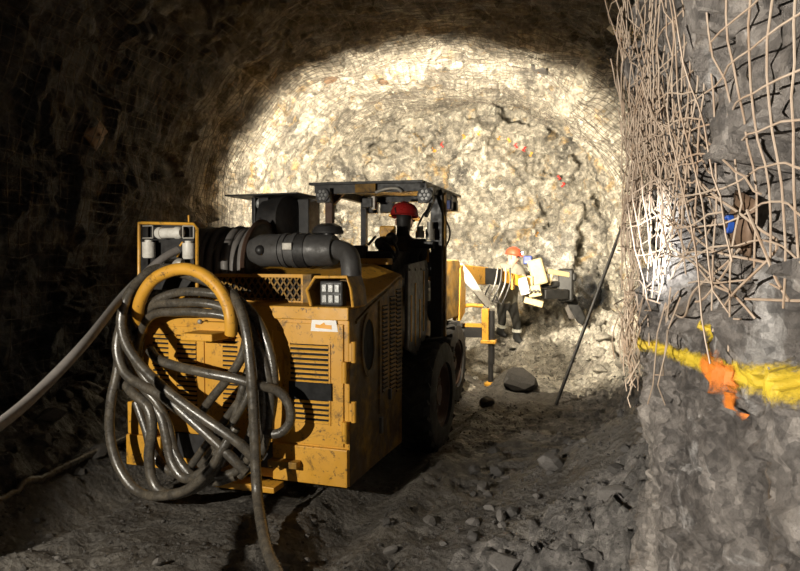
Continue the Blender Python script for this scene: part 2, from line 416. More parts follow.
# ------------------------------------------------------------------ loose stones
def stone_mesh(seed, m, sub=2):
    import bmesh
    bm = bmesh.new(); bmesh.ops.create_icosphere(bm, subdivisions=sub, radius=1)
    rng = random.Random(seed)
    for k in range(11):                                   # chop flats into the ball
        d = Vector((rng.uniform(-1, 1), rng.uniform(-1, 1), rng.uniform(-1, 1))).normalized(); h = rng.uniform(.5, .82)
        for v in bm.verts:
            q = v.co.dot(d)
            if q > h: v.co -= d * (q - h)
    for v in bm.verts: v.co = Vector((v.co.x * (1 + .3 * (seed % 3)), v.co.y, v.co.z * .72)) * rng.uniform(.97, 1.03)
    me = bpy.data.meshes.new('stone'); bm.to_mesh(me); bm.free(); me.materials.append(m); return me
stones = [stone_mesh(s, M['stone'] if s % 3 else M['stone_dark']) for s in range(9)]
def stone(x, Y, r, k, label, group=None, name='stone', sink=.35):
    o = bpy.data.objects.new(name, (pale if 'pale stone in the lit' in label else stones)[k % 9]); C.objects.link(o)
    o.location = (x, Y, gz(x, Y) + r * (.72 - sink)); o.scale = (r, r, r)
    o.rotation_euler = (random.uniform(-.4, .4), random.uniform(-.4, .4), random.uniform(0, 6.28))
    return tag(o, label, 'stone', group)
b = atZ(518, 384, .1)
stones[4].materials[0] = M['stone_dark']
stone(b.x, b.y, .25, 4, 'dark boulder on the floor just right of the jack foot', name='boulder')
b = stones[3]
stone(-.26, 7.3, .11, 3, 'fist of dark rock lying in the wheel track behind the boulder', name='boulder', sink=.2)
p = atZ(472, 529, .05); stone(p.x, p.y, .05, 1, 'pale stone alone on the dark muck at the bottom centre', sink=.1)
p = atZ(391, 543, .05); stone(p.x, p.y, .035, 2, 'small pale stone in front of the jumbo tail, in the bottom middle', sink=.1)
p = atZ(555, 470, .2); stone(p.x, p.y, .10, 5, 'rounded grey rock at the foot of the muck heap on the right')
pale = [stone_mesh(s + 20, M['rubble']) for s in range(9)]  # lit, paler copies of the loose stones
GL = 'angular grey stone bedded in the muck slope on the right'
n = 0
while n < 75:
    x = random.uniform(-.5, 1.6); Y = random.uniform(3.0, 6.2)
    if x > float(xright(np.array(Y))) - .12 or random.random() > .25 + .5 * (x + .3): continue
    stone(x, Y, random.choice((.03, .03, .04, .045, .06, .075)), n, GL, 'stones on the right muck slope'); n += 1
n = 0
while n < 40:
    x = random.uniform(-3.2, .1); Y = random.uniform(2.5, 3.9)
    stone(x, Y, random.choice((.018, .022, .03, .04)), n, 'small stone lying in the dark muck in front of the jumbo tail', 'stones in front of the jumbo tail', sink=.25); n += 1
n = 0
while n < 55:
    x = random.uniform(-.7, 1.5); Y = random.uniform(8.6, 11.4)
    if 10 < Y < 11.1 and .1 < x < .6: continue
    stone(x, Y, random.choice((.04, .05, .06, .08, .12)), n, 'broken pale stone in the lit rubble below the heading', 'rubble stones below the heading'); n += 1
n = 0
while n < 30:
    x = random.uniform(-3.75, -3.0); Y = random.uniform(2.8, 6)
    stone(x, Y, random.choice((.04, .06, .09)), n, 'dark stone in the muck along the left wall', 'stones along the left wall'); n += 1
# fine gravel, uncountable
g = MB(); rng = random.Random(5)
pts = []
while len(pts) < 4500:
    x = rng.uniform(-3.6, 1.6); Y = 2.4 + 8.5 * rng.random() ** 1.7
    if x < float(xright(Y)) - .05: pts.append((x, Y))
P2 = np.array(pts); zz = floor_z(P2[:, 0], P2[:, 1])
for (x, Y), z in zip(pts, zz):
    r = rng.uniform(.004, .015) * (1 + .25 * max(0, x + .5)); q = [Vector((rng.uniform(.6, 1.2) * a, rng.uniform(.6, 1.2) * b_, rng.uniform(.5, 1) * c)) * r for a, b_, c in ((1, 0, 0), (-1, 0, 0), (0, 1, 0), (0, -1, 0), (0, 0, 1), (0, 0, -1))]
    g.add([v + Vector((x, Y, z + r * .3)) for v in q], [(0, 2, 4), (2, 1, 4), (1, 3, 4), (3, 0, 4), (2, 0, 5), (1, 2, 5), (3, 1, 5), (0, 3, 5)])
tag(g.build('gravel', M['stone_dark']), 'fine wet gravel scattered over the muck floor', 'gravel', kind='stuff')

# ------------------------------------------------------------------ welded wire mesh on the rock
def net_pts(p, Y, off):
    B = base(p, Y); return B + normal(p, Y) * (lowdisp(B) * (1 - .45 * sstep(4.2, 3.2, Y) * sstep(-.2, .3, B[:, 0])) + off)[:, None]
def net(name, p0, p1, Y0, Y1, label, m, sp=.1, r=.003, off=.07, skip=0, warp=.03, keep=None, group=None, seed=0, shear=0.0, sides=4):
    rng = np.random.default_rng(seed); mb = MB()
    plen = 2.3 if p1 <= 1.01 or p0 >= 1.99 else 7.0
    # arc length along the section
    pd = np.linspace(p0, p1, 300); Bm = base(pd, np.full(300, (Y0 + Y1) / 2)); s = np.concatenate([[0], np.cumsum(np.linalg.norm(np.diff(Bm, axis=0), axis=1))])
    def line(ss, yy):
        P = np.stack([ss, yy, np.full_like(ss, seed * 3.1)], -1)
        ss2 = ss + warp * fbm(P * 1.6, 3, 201); yy2 = yy + warp * fbm(P * 1.6 + 40, 3, 205) + shear * ss
        pp = np.interp(np.clip(ss2, 0, s[-1]), s, pd)
        o = off + .03 * fbm(P * 2.2, 2, 209)
        A = net_pts(pp, yy2, o); seg = []
        for i in range(len(A)):
            ok = keep is None or keep(A[i])
            if ok: seg.append(Vector(A[i]))
            if (not ok or i == len(A) - 1):
                if len(seg) > 1: mb.tube(seg, r, sides, cap=False)
                seg = []
    st = sp * .7
    for y in np.arange(Y0, Y1 + 1e-6, sp):
        if rng.random() < skip: continue
        a = np.arange(0, s[-1], st); line(a, np.full_like(a, y))
    for q in np.arange(0, s[-1], sp):
        if rng.random() < skip: continue
        a = np.arange(Y0, Y1, st); line(np.full_like(a, q), a)
    return tag(mb.build(name, m), label, 'wire mesh', group)
net('wire_mesh', 1.74, 2.75, 3.2, 9.0, 'rusty square wire mesh covering the dark left wall', M['wire_dark'], warp=.05, seed=1, r=.0028, off=.06)
net('wire_mesh', 1.30, 1.73, 5.6, 11.6, 'square wire mesh bolted across the roof above the jumbo', M['wire_dark'], warp=.05, seed=2, r=.0028, off=.06)
net('wire_mesh', .55, 1.28, 4.7, 9.5, 'diamond pattern wire mesh in the shaded arch behind the near right corner', M['wire_dark'], warp=.06, seed=3, r=.0035, off=.07, shear=.25)
def torn(a):      # the torn lower hem of the near sheet
    Y, z = a[1], a[2]
    hem = 1.50 + .30 * (Y - 1.4) / 1.7 + .13 * math.sin(Y * 9.1) + .08 * math.sin(Y * 23)
    return z > hem - .25 * max(0, (Y - 2.4))
net('wire_mesh', .60, 1.30, .55, 3.35, 'large rusty wire mesh sheet over the near right rock wall with a torn hem', M['wire'], warp=.05, seed=4, r=.0027, off=.085, shear=-.22, keep=torn, sides=6)
net('wire_mesh', .66, 1.24, 1.5, 3.35, 'second loose layer of torn wire mesh over the near right sheet', M['wire'], warp=.09, seed=7, r=.0026, off=.12, shear=.38, keep=torn, sides=5, skip=.35)
# frayed strip: loose wires hanging down the corner
rng = random.Random(11); mb = MB()
def corner(Y, z, off):
    p = np.interp(z, [-.2, HW], [0, 1]) if z < HW else 1 + math.asin(min(1, ((z - HW) / (APEX - HW)) ** (1 / .82))) / PI
    return Vector(net_pts(np.array([p]), np.array([Y]), off)[0])
_wy = np.arange(1.0, 3.62, .02)
def wallhit(u, v):
    """where a sight line meets (or passes nearest) the near right wall"""
    d = sight(u, v); t = _wy / d.y; z = CAMZ + d.z * t
    zz = np.clip(z, -.2, 4.3); p = np.where(zz < HW, (zz + .2) / (HW + .2), 1 + np.arcsin(np.clip((np.maximum(zz, HW) - HW) / (APEX - HW), 0, 1) ** (1 / .82)) / PI)
    gap = net_pts(p, _wy, 0)[:, 0] - d.x * t
    gap = np.where(z > 4.3, 9, gap); i = int(np.argmax(gap < .05)) if (gap < .05).any() else int(np.argmin(gap))
    return _wy[i], z[i]
GUIDES = (([(602, 0), (620, 40), (634, 80), (642, 130), (650, 180), (655, 230)], 7), ([(614, 0), (630, 40), (640, 70), (645, 110), (648, 160), (640, 210), (632, 260), (628, 310), (624, 368)], 7),
    ([(640, 15), (632, 45), (640, 70), (655, 85), (668, 110), (672, 140), (690, 170), (700, 200), (706, 240)], 5), ([(640, 85), (650, 125), (655, 165), (664, 200), (672, 240)], 7),
    ([(652, 140), (643, 190), (635, 230), (622, 262), (636, 284), (650, 300), (644, 330), (632, 370)], 5), ([(658, 140), (678, 190), (688, 225), (672, 260), (655, 290)], 5),
    ([(636, 270), (628, 320), (620, 374)], 7), ([(664, 110), (700, 160), (726, 176), (752, 204)], 4), ([(622, 90), (612, 140), (616, 180), (628, 220), (634, 260)], 6), ([(605, 50), (615, 110), (628, 150), (640, 200), (646, 250)], 7),
    ([(668, 20), (664, 60), (676, 110), (690, 160), (700, 215)], 4))
for pts_, cnt in GUIDES:
    base_ = [wallhit(u, v) for u, v in pts_]
    for k in range(cnt):
        dy, dz = rng.gauss(0, .11), rng.gauss(0, .05); off = rng.uniform(.03, .12); ph = rng.uniform(0, 6); am = rng.uniform(.015, .05); fq = rng.uniform(5, 9); q = []
        q0 = spline([(0, y + rng.gauss(0, .03), z + rng.gauss(0, .02)) for y, z in base_], .05)
        a_ = rng.randint(0, len(q0) // 4); b_ = len(q0) - rng.randint(0, len(q0) // 4)
        for i, c in enumerate(q0[a_:b_]):
            y = c.y + dy * (1 - .5 * i / len(q0)) + am * math.sin(c.z * fq + ph); z = c.z + dz + rng.gauss(0, .006)
            q.append(corner(min(3.7, y + rng.gauss(0, .008)), z, off + .03 * math.sin(z * 5 + ph)))
        if len(q) > 2: mb.tube(q, .0029, 5)
for k in range(46):                                      # bent cross wires, many still crossing in lozenges
    u, v = rng.uniform(606, 690), rng.uniform(20, 300); y, z = wallhit(u, v); s1 = rng.choice((-1, 1)); q = []; st = rng.uniform(.06, .10)
    for i in range(rng.randint(3, 7)):
        q.append(corner(min(3.7, y + .55 * st * i + rng.gauss(0, .01)), z + s1 * st * (i if i % 4 < 2 else i - 1.2) + rng.gauss(0, .015), .05 + .04 * rng.random()))
    mb.tube(q, .0029, 5)
for k in range(22):                                      # the tuft at the bottom end
    y, z = wallhit(rng.uniform(620, 648), rng.uniform(290, 325)); q = []
    for i in range(rng.randint(4, 9)):
        q.append(corner(min(3.65, y + rng.gauss(0, .02)), z - .05 * i, .05 + rng.uniform(0, .06)))
    mb.tube(q, .0029, 5)
tag(mb.build('wire_strands', M['wire']), 'tangle of torn mesh wires hanging down the corner of the near right wall', 'wire')
# loose bent wires below the plate
mb = MB(); rng = random.Random(3)
for (pts_) in ([(690, 246), (712, 268), (735, 296), (742, 318)], [(652, 296), (668, 304), (688, 316), (704, 290), (728, 262), (740, 248)], [(680, 244), (702, 262), (720, 282), (734, 292)], [(735, 238), (730, 262), (712, 296), (706, 300)],
               [(750, 210), (765, 250), (772, 280), (772, 300)], [(690, 205), (720, 196), (760, 230), (768, 248), (740, 290), (722, 312), (718, 330)], [(700, 180), (690, 214), (720, 246), (760, 262)], [(640, 300), (660, 280), (676, 262), (684, 240)], [(740, 298), (770, 300), (800, 300)]):
    q = []
    for (u, v) in pts_:
        a = atX(u, v, .60); q.append(corner(a.y, a.z, .05 + .03 * rng.random()))
    mb.tube(spline(q, .03), .0036, 6)
tag(mb.build('wire_offcuts', M['wire']), 'loose bent wires sticking out around the domed plate on the near right wall', 'wire')

# ------------------------------------------------------------------ rock bolts with plates
def bolt(p, Y, size, label, m=M['plate'], spin=.3, cap=None, dome=.03, group=None):
    B = base(np.array([p]), np.array([Y])); nn = Vector(normal(np.array([p]), np.array([Y]))[0]); c = Vector(B[0]) + nn * (float(disp(B)[0]) + .012)
    t = thing('rock_bolt', label, 'rock bolt', c, 0, group)
    x = nn.orthogonal().normalized(); y = nn.cross(x); x, y = x * math.cos(spin) + y * math.sin(spin), y * math.cos(spin) - x * math.sin(spin)
    mb = MB(); k = 9; vs = []; fs = []
    for i in range(k):
        for j in range(k):
            a, b_ = (i / (k - 1) - .5) * size, (j / (k - 1) - .5) * size; r = math.hypot(a, b_) / (size * .5)
            vs.append(x * a + y * b_ + nn * (dome * max(0, 1 - r * r)))
    for i in range(k - 1):
        for j in range(k - 1): fs.append((i * k + j, i * k + j + 1, (i + 1) * k + j + 1, (i + 1) * k + j))
    o = mb.add(vs, fs).build('plate', m, t, smooth=30); s = o.modifiers.new('thick', 'SOLIDIFY'); s.thickness = .008
    MB().cyl(nn * (dome - .03), nn * (dome + .022), .011, 10).build('bolt_shank', M['plate'], t)
    MB().cyl(nn * (dome - .005), nn * (dome + .012), .018, 6).build('nut', M['plate'], t)
    if cap:
        MB().lathe([(0, .027), (.012, .027), (.012, .015), (0, .015)], nn * (dome + .006), nn, 20, True).build('washer', cap, t, smooth=True, label='blue ring round the bolt')
    return t
a = atX(733, 222, .6)
bolt(np.interp(a.z, [-.2, HW], [0, 1]), a.y, .155, 'rusty domed bolt plate with a blue ring on the near right wall', cap=M['blue'], dome=.028, spin=.5)
bolt(1.27, 6.7, .22, 'pale square bolt plate up in the shaded arch on the right', M['galv'], .5)
bolt(1.36, 8.6, .22, 'grey square bolt plate at the lit edge of the roof on the right', M['grey'], .9)
bolt(1.58, 9.6, .24, 'tan bolt plate on the lit roof, just left of its middle', M['plate'], .4)
bolt(1.66, 8.9, .24, 'dark bolt plate at the shadow edge of the lit roof on the left', M['plate'], .1)
bolt(1.50, 8.9, .26, 'yellowish bolt plate high in the middle of the lit roof', M['galv'], .2)
bolt(2.08, 6.9, .25, 'grey bolt plate on the left wall beside the lit edge, above the cable reel', M['galv'], .3)
bolt(1.90, 5.0, .22, 'rusty bolt plate on the dark left wall', M['plate'], .3)
bolt(1.44, 10.3, .22, 'pale bolt plate on the lit roof in front of the heading', M['galv'], .8)

# ------------------------------------------------------------------ spray paint on the near right wall
wr = wall_right.data; nv = len(wr.vertices); co = np.empty(nv * 3); wr.vertices.foreach_get('co', co); co = co.reshape(-1, 3)
vn = np.empty(nv * 3); wr.vertex_normals.foreach_get('vector', vn); vn = vn.reshape(-1, 3)
quads = np.empty(len(wr.polygons) * 4, np.int32); wr.polygons.foreach_get('vertices', quads); quads = quads.reshape(-1, 4)
inward = np.where(vn[:, :1] < 0, 1, -1) * vn
def spray(name, pix, w, m, label, lift=.009):
    q = [atX(u, v, .62) for u, v in pix]; d = np.full(nv, 9.)
    for (a, b_), (wa, wb) in zip(zip(q, q[1:]), zip(w, w[1:])):
        A = np.array([a.y, a.z]); D = np.array([b_.y, b_.z]) - A; P = co[:, 1:3] - A
        t = np.clip(P @ D / (D @ D), 0, 1); dd = np.linalg.norm(P - t[:, None] * D, axis=1) / (wa + (wb - wa) * t)
        d = np.minimum(d, dd)
    d[(co[:, 0] > 1.0) | (co[:, 1] > 3.4)] = 9
    f = quads[(d[quads] < 1.05).any(axis=1)]; use, inv = np.unique(f, return_inverse=True); inv = inv.reshape(-1, 4)
    K = 5; base_co = co[use] + inward[use] * lift; dv = np.minimum(d[use], 3.0); vs = []; dd_ = []; fs = []
    for qd in inv:                                       # finer cells so the spray edge stays soft
        o0 = len(vs)
        for i_ in range(K):
            for j_ in range(K):
                a_, b_ = i_ / (K - 1), j_ / (K - 1); wts = np.array([(1 - a_) * (1 - b_), a_ * (1 - b_), a_ * b_, (1 - a_) * b_])
                vs.append(wts @ base_co[qd]); dd_.append(wts @ dv[qd])
        for i_ in range(K - 1):
            for j_ in range(K - 1): fs.append((o0 + i_ * K + j_, o0 + (i_ + 1) * K + j_, o0 + (i_ + 1) * K + j_ + 1, o0 + i_ * K + j_ + 1))
    me = bpy.data.meshes.new(name); me.from_pydata([tuple(v) for v in vs], [], fs); me.update(); me.materials.append(m)
    at = me.attributes.new('spray', 'FLOAT', 'POINT'); at.data.foreach_set('value', np.array(dd_, np.float32))
    o = bpy.data.objects.new(name, me); C.objects.link(o); return tag(o, label, 'paint mark')
spray('paint_line', [(622, 334), (655, 347), (700, 363), (735, 375), (770, 383), (812, 397)], [.03, .034, .036, .05, .052, .05], M['spray_y'], 'long yellow spray paint line running across the near right wall')
spray('paint_stroke', [(697, 325), (709, 342), (714, 362)], [.026, .028, .026], M['spray_y'], 'short yellow spray stroke coming down onto the orange blot')
spray('paint_blot', [(703, 366), (718, 372), (733, 376), (718, 374), (715, 392), (712, 412)], [.045, .07, .045, .05, .04, .03], M['spray_o'], 'orange spray paint blot with a drip on the yellow line', .015)
# paint dashes round the top of the heading
for (u, v, c, w) in ((433, 148, 'o', 'orange'), (441, 143, 'r', 'red'), (464, 137, 'y', 'yellow'), (480, 137, 'y', 'yellow'), (499, 138, 'y', 'yellow'), (509, 141, 'o', 'orange'), (516, 146, 'r', 'red'), (524, 150, 'r', 'red'), (531, 154, 'y', 'yellow'), (559, 178, 'r', 'red'), (563, 185, 'r', 'red'), (537, 234, 'y', 'yellow')):
    a = atY(u, v, YF); mb = MB(); y = float(face_y(a.x, a.z)); k = 7; vs = []; fs = []
    for i in range(k):
        for j in range(4):
            x, z = a.x + (j / 3 - .5) * .04 * (1 + .3 * math.sin(i * 2.1 + u)), a.z + (i / (k - 1) - .5) * .09
            vs.append((x + .02 * math.sin(i + u), min(y, float(face_y(x, z))) - .012, z))
    for i in range(k - 1):
        for j in range(3): fs.append((i * 4 + j, i * 4 + j + 1, i * 4 + j + 5, i * 4 + j + 4))
    o = mb.add(vs, fs).build('paint_dash', {'o': M['orange'], 'r': M['red'], 'y': M['yellow']}[c]); s = o.modifiers.new('thick', 'SOLIDIFY'); s.thickness = .004
    tag(o, w + ' paint dash in the marked arch on the heading' if (u, v) != (537, 234) else 'single yellow paint dash on the heading above the drill', 'paint mark', w + ' paint dashes on the heading' if (u, v) != (537, 234) else None)
# ================================================================== the drill jumbo
J = thing('drill_jumbo', 'yellow mine drilling rig parked tail first in the tunnel', 'drilling rig', JO, JA)
YL, YD, BK, GR = M['yellow'], M['yellow_dirty'], M['black'], M['grey']
def lofted(secs):
    mb = MB(); n_ = len(secs[0]); vs = [p for s in secs for p in s]; fs = []
    for i in range(len(secs) - 1):
        for k in range(n_):
            l = (k + 1) % n_; fs.append((i * n_ + k, i * n_ + l, (i + 1) * n_ + l, (i + 1) * n_ + k))
    fs += [tuple(range(n_)), tuple((len(secs) - 1) * n_ + k for k in range(n_))]
    return mb.add(vs, fs)
# tail body: full width, hood rising forward
W = .865
secs = []
for y, zs, zc, ins in ((0, 1.375, 1.385, .05), (.27, 1.38, 1.39, .06), (.36, 1.40, 1.47, .16), (.55, 1.44, 1.56, .24), (.8, 1.50, 1.62, .27), (1.0, 1.56, 1.66, .26), (1.12, 1.58, 1.67, .25)):
    bz = .185 if y < .6 else .185 - .02 * (y - .6)
    secs.append([(-W, y, bz), (W, y, bz), (W, y, zs), (W - ins, y, zc), (-W + ins, y, zc), (-W, y, zs)])
body = lofted(secs).build('engine_cover', YL, J, bevel=.012)
MB().b2((-.70, 1.1, .45), (.70, 2.6, 1.45)).b2((-.62, 2.5, .4), (.62, 3.3, 1.15)).build('chassis', YD, J, bevel=.01)
# rear face
MB().b2((.385, -.014, .455), (.825, 0, 1.275)).build('rear_door', YL, J, bevel=.004)
rd = [o for o in J.children if o.name.startswith('rear_door')][0]
MB().b2((.435, -.018, .60), (.725, -.0135, 1.135)).build('vent_opening', M['dark'], rd)
s = MB()
for i in range(16):
    z = .615 + .5075 * i / 15
    if .755 < z < .885: continue
    s.prism([(.435, -.014, z - .008), (.435, -.026, z - .011), (.435, -.026, z - .004), (.435, -.014, z + .010)], (.29, 0, 0))
s.b2((.425, -.022, .595), (.437, -.012, 1.14)).b2((.723, -.022, .595), (.735, -.012, 1.14)).build('louvers', YL, rd)
MB().b2((.43, -.03, .765), (.745, -.014, .88)).build('latch_recess', M['dark'], rd, label='black rectangular latch plate')
for z in (.96, .56):
    h = MB().cyl((.838, -.022, z - .07), (.838, -.022, z + .07), .02, 12).b2((.80, -.018, z - .05), (.84, -.010, z + .05)).build('hinge', YL, J, smooth=40)
    MB().cyl((.885, .022, z + .06), (.885, .022, z + .20), .018, 12).b2((.862, .0, z + .07), (.88, .06, z + .19)).build('hinge', YL, J, smooth=40)
for x0, x1, n_ in ((-.80, -.26, 0), (-.20, .30, 1)):
    d_ = MB().b2((x0, -.012, .45), (x1, 0, 1.22)).build('rear_door', YL, J, bevel=.004)
    MB().b2((x0 + .1, -.016, .56), (x1 - .06, -.0115, 1.16)).build('vent_opening', M['dark'], d_)
    s = MB()
    for i in range(18):
        z = .575 + .57 * i / 17
        s.prism([(x0 + .1, -.012, z - .010), (x0 + .1, -.026, z - .012), (x0 + .1, -.026, z - .003), (x0 + .1, -.012, z + .010)], (x1 - x0 - .16, 0, 0))
    s.b2(((x0 + x1) / 2 - .02, -.028, .56), ((x0 + x1) / 2 + .045, -.012, 1.16)).build('louvers', YL, d_)
# bumper and sills
MB().b2((.30, -.03, .19), (W - .008, .0, .442)).build('bumper_panel', YL, J, bevel=.006)
MB().b2((-.93, -.05, .17), (-.62, .02, .40)).b2((-.93, -.03, .40), (-.72, .02, .64)).build('bumper_panel', YL, J, bevel=.008)
MB().b2((-.62, -.02, .26), (.30, .0, .44)).build('bumper_recess', BK, J)
MB().prism([(-.20, -.12, .115), (-.13, -.12, .17), (.36, -.12, .165), (.36, -.12, .125)], (0, .14, 0)).build('step_lip', YL, J, bevel=.006)
MB().b2((.30, -.10, .30), (.52, -.03, .345)).build('tow_bracket', YD, J, bevel=.005)
st = MB().prism([(.59, -.0165, 1.225), (.79, -.0165, 1.225), (.775, -.0165, 1.30), (.60, -.0165, 1.305)], (0, .003, 0)).build('warning_sticker', M['paper'], J, label='white warning sticker with an orange mark')
MB().prism([(.625, -.018, 1.248), (.745, -.018, 1.240), (.745, -.018, 1.268), (.70, -.018, 1.270), (.69, -.018, 1.286), (.66, -.018, 1.268), (.625, -.018, 1.272)], (0, .0014, 0)).build('printed_mark', M['orange'], st)
# ledge with the rear lamp in its guard
MB().b2((.30, -.02, 1.30), (W, .0, 1.388)).build('rear_sill', YL, J, bevel=.006)
G0 = [L(u, v, .04) for u, v in ((311, 306), (307, 290), (315, 277), (347, 277), (351, 289), (353, 307))]
gm = MB().tube([(p.x, .04, p.z) for p in G0], .011, 8)
cx = sum(p.x for p in G0) / 6
q0, q1 = [(p.x, .04, p.z) for p in G0], [(p.x, .30, p.z - .0) for p in G0]
nb = len(q0)
lg = gm.build('lamp_guard', YL, J, smooth=40)
mb = MB().add(q0 + q1, [(i, i + 1, nb + i + 1, nb + i) for i in range(nb - 1)] + [tuple(range(nb, 2 * nb))])
o = mb.build('guard_hood', YD, lg); o.modifiers.new('thick', 'SOLIDIFY').thickness = .012
lp = L(331.5, 293.5, .08)
rl = MB().b2((lp.x - .085, .07, lp.z - .085), (lp.x + .085, .15, lp.z + .085)).build('work_lamp', BK, J, bevel=.012, label='square rear work lamp with six reflectors')
for i in range(3):
    for j in range(2):
        c = (lp.x - .047 + .047 * i, .066, lp.z - .036 + .072 * j)
        MB().box(c, (.040, .012, .058)).build('lamp_cell', M['led'], rl, bevel=.008)
MB().b2((lp.x - .05, .09, lp.z - .115), (lp.x + .05, .12, lp.z - .08)).build('lamp_bracket', BK, rl)
# expanded metal guard
a0, a1 = -.36, .385; z0, z1, yg = 1.39, 1.585, .28
eg = MB().b2((a0, yg - .015, z1 - .012), (a1, yg + .015, z1 + .012)).b2((a1 - .008, yg - .02, z0), (a1 + .006, yg + .16, z1 + .01)).b2((a0, yg - .01, z0), (a1, yg + .01, z0 + .012)).build('mesh_guard', YL, J)
mb = MB(); nx, nz = 14, 5; dx, dz = (a1 - a0) / nx, (z1 - z0) / nz
for i in range(nx + 1):
    for j in range(nz):
        for sg in (-1, 1):
            x0 = a0 + (i + (.5 if j % 2 else 0)) * dx; x1 = x0 + sg * dx * .5
            if a0 - .01 <= min(x0, x1) and max(x0, x1) <= a1 + .01: mb.bar((x0, yg, z0 + j * dz), (x1, yg, z0 + (j + 1) * dz), .007, .012)
mb.build('expanded_mesh', YD, eg)
MB().b2((a0, yg + .02, z0), (a1, yg + .05, z1 - .015)).build('void_plate', M['dark'], eg)  # dark sheet stands in for the unlit void behind the mesh
MB().b2((a1, yg - .02, 1.39), (a1 + .075, yg + .14, 1.60)).build('guard_end_plate', YD, J, bevel=.006)
# air cleaner lying across the hood
yc, zc = .52, 1.775
ac = MB().lathe([(-.20, .03), (-.18, .09), (-.10, .125), (.10, .128), (.10, .118), (.115, .118), (.115, .134), (.15, .134), (.15, .124), (.20, .124), (.20, .136), (.235, .136), (.235, .122), (.50, .122), (.53, .11), (.53, .08)], (0, yc, zc), (1, 0, 0), 32).build('air_cleaner', GR, J, smooth=35)
MB().lathe([(.232, .127), (.232, .131), (.318, .131), (.318, .127)], (0, yc, zc), (1, 0, 0), 32, True).build('clamp_band', BK, ac, smooth=30)
MB().b2((.16, yc - .148, zc + .0), (.24, yc - .125, zc + .055)).build('clamp_latch', M['galv'], ac, bevel=.005)
MB().ball((-.04, yc - .12, zc - .0), .04, 8).build('dust_valve', BK, ac, smooth=60)
cap = L(328, 231, yc)
MB().lathe([(-.11, .05), (-.02, .05), (-.02, .04), (.0, .04), (.0, .115), (.015, .12), (.05, .105), (.075, .06), (.08, .0)], (cap.x, yc, cap.z - .02), (0, 0, 1), 24).build('intake_cap', BK, ac, smooth=35)
MB().tube(spline([(.50, yc, 1.78), (.58, yc - .02, 1.775), (.66, yc - .06, 1.74), (.70, yc - .10, 1.66), (.71, yc - .12, 1.50), (.71, yc - .12, 1.42)], .03), .075, 16).build('intake_elbow', GR, J, smooth=60)
MB().lathe([(0, .08), (.03, .08)], (.50, yc, 1.78), (1, 0, 0), 24).build('elbow_clamp', M['galv'], J, smooth=40)
# cable reel on the left behind the frame
rc = Vector((-.36, .95, 1.63)); rax = Vector((1, .10, 0)).normalized()
R_ = MB().lathe([(0, .40), (.02, .42), (.035, .40), (.035, .05), (0, .05)], rc, rax, 40, True).lathe([(0, .40), (.01, .41), (.02, .40), (.02, .05), (0, .05)], rc - rax * .62, rax, 40, True).lathe([(-.62, .16), (.03, .16)], rc, rax, 24).build('reel_drum', M['rust'], J, smooth=35, label='rusty brown cable reel')
MB().lathe([(.036, .38), (.05, .34), (.06, .1), (.06, 0)], rc, rax, 32).build('reel_disc', BK, R_, smooth=30)
for k in range(8):
    p = rc - rax * (.05 + .072 * k); r = .335 - .012 * (k % 2)
    x = rax.orthogonal().normalized(); y_ = rax.cross(x)
    MB().tube([p + (x * math.cos(a) + y_ * math.sin(a)) * r + rax * (.07 * a / 6.28) for a in np.linspace(0, 2 * PI, 40)], .033, 8).build('wound_cable', M['cable'], R_, smooth=60)
MB().b2((-.98, .8, 1.2), (-.92, 1.1, 1.62)).b2((-.24, .85, 1.3), (-.20, 1.05, 1.62)).build('reel_bracket', YD, J)
# exhaust scrubber box
ex = MB().b2((-.66, 1.28, 1.66), (-.62, 1.7, 2.28)).b2((-.55, 1.22, 1.66), (-.45, 1.28, 2.27)).b2((-.63, 1.45, 1.66), (-.16, 1.7, 2.27)).build('exhaust_scrubber', BK, J, bevel=.01)
MB().b2((-.86, 1.16, 2.285), (-.12, 1.78, 2.297)).build('top_plate', BK, ex)
MB().lathe([(-.10, .21), (.10, .225), (.12, .225), (.12, .20), (.13, .17), (.13, 0)], (-.40, 1.33, 2.06), Vector((1, -.1, 0)), 32).build('scrubber_drum', BK, ex, smooth=35)
p = L(261.5, 204, 1.30); MB().lathe([(-.05, .045), (.02, .05), (.02, .03), (.005, .0)], p, (0, -1, 0), 18).build('round_lamp', M['led'], ex, smooth=40)
p = L(272, 218, 1.2); MB().b2((p.x - .016, 1.19, p.z - .05), (p.x + .016, 1.23, p.z + .035)).ball((p.x - .02, 1.2, p.z + .08), .014, 6).build('bright_bracket', M['galv'], ex, bevel=.006)
MB().bar((-.10, 1.5, 2.26), (-.20, 1.5, 2.24), .012).build('brace', BK, ex)
# yellow tube frame with canisters on the left corner
F = [L(u, v, .12) for u, v in ((139, 300), (139, 223), (197, 224), (197, 300))]
fr = MB().tube(spline([F[0], F[0].lerp(F[1], .5), F[1] + Vector((0, 0, -.03))], .2) + [F[1], F[1] + Vector((.03, 0, 0))] + [F[2] - Vector((.03, 0, 0)), F[2] - Vector((0, 0, .03)), F[3]], .012, 8)
p = L(189, 222, .12); fr.bar(p, p + Vector((.0, 0, .05)), .012)
fr = fr.build('canister_frame', YL, J, smooth=40)
def can(u0, v0, u1, v1, name='canister', y=.16):
    a, b_ = L(u0, v0, y), L(u1, v1, y); w = abs(b_.x - a.x); h = abs(a.z - b_.z); c = (a + b_) / 2; c.y = y
    if w > h: return MB().lathe([(-w / 2, h * .38), (-w / 2 + .02, h * .5), (-w * .28, h * .5), (-w * .28, h * .43), (w * .28, h * .43), (w * .28, h * .5), (w / 2 - .02, h * .5), (w / 2, h * .38)], c, (1, 0, 0), 20)
    return MB().lathe([(-h / 2, w * .42), (-h * .42, w * .5), (h * .38, w * .5), (h * .38, w * .3), (h / 2, w * .3)], c, (0, 0, 1), 20)
can(157, 227, 182, 239).build('canister', M['white'], fr, smooth=35)
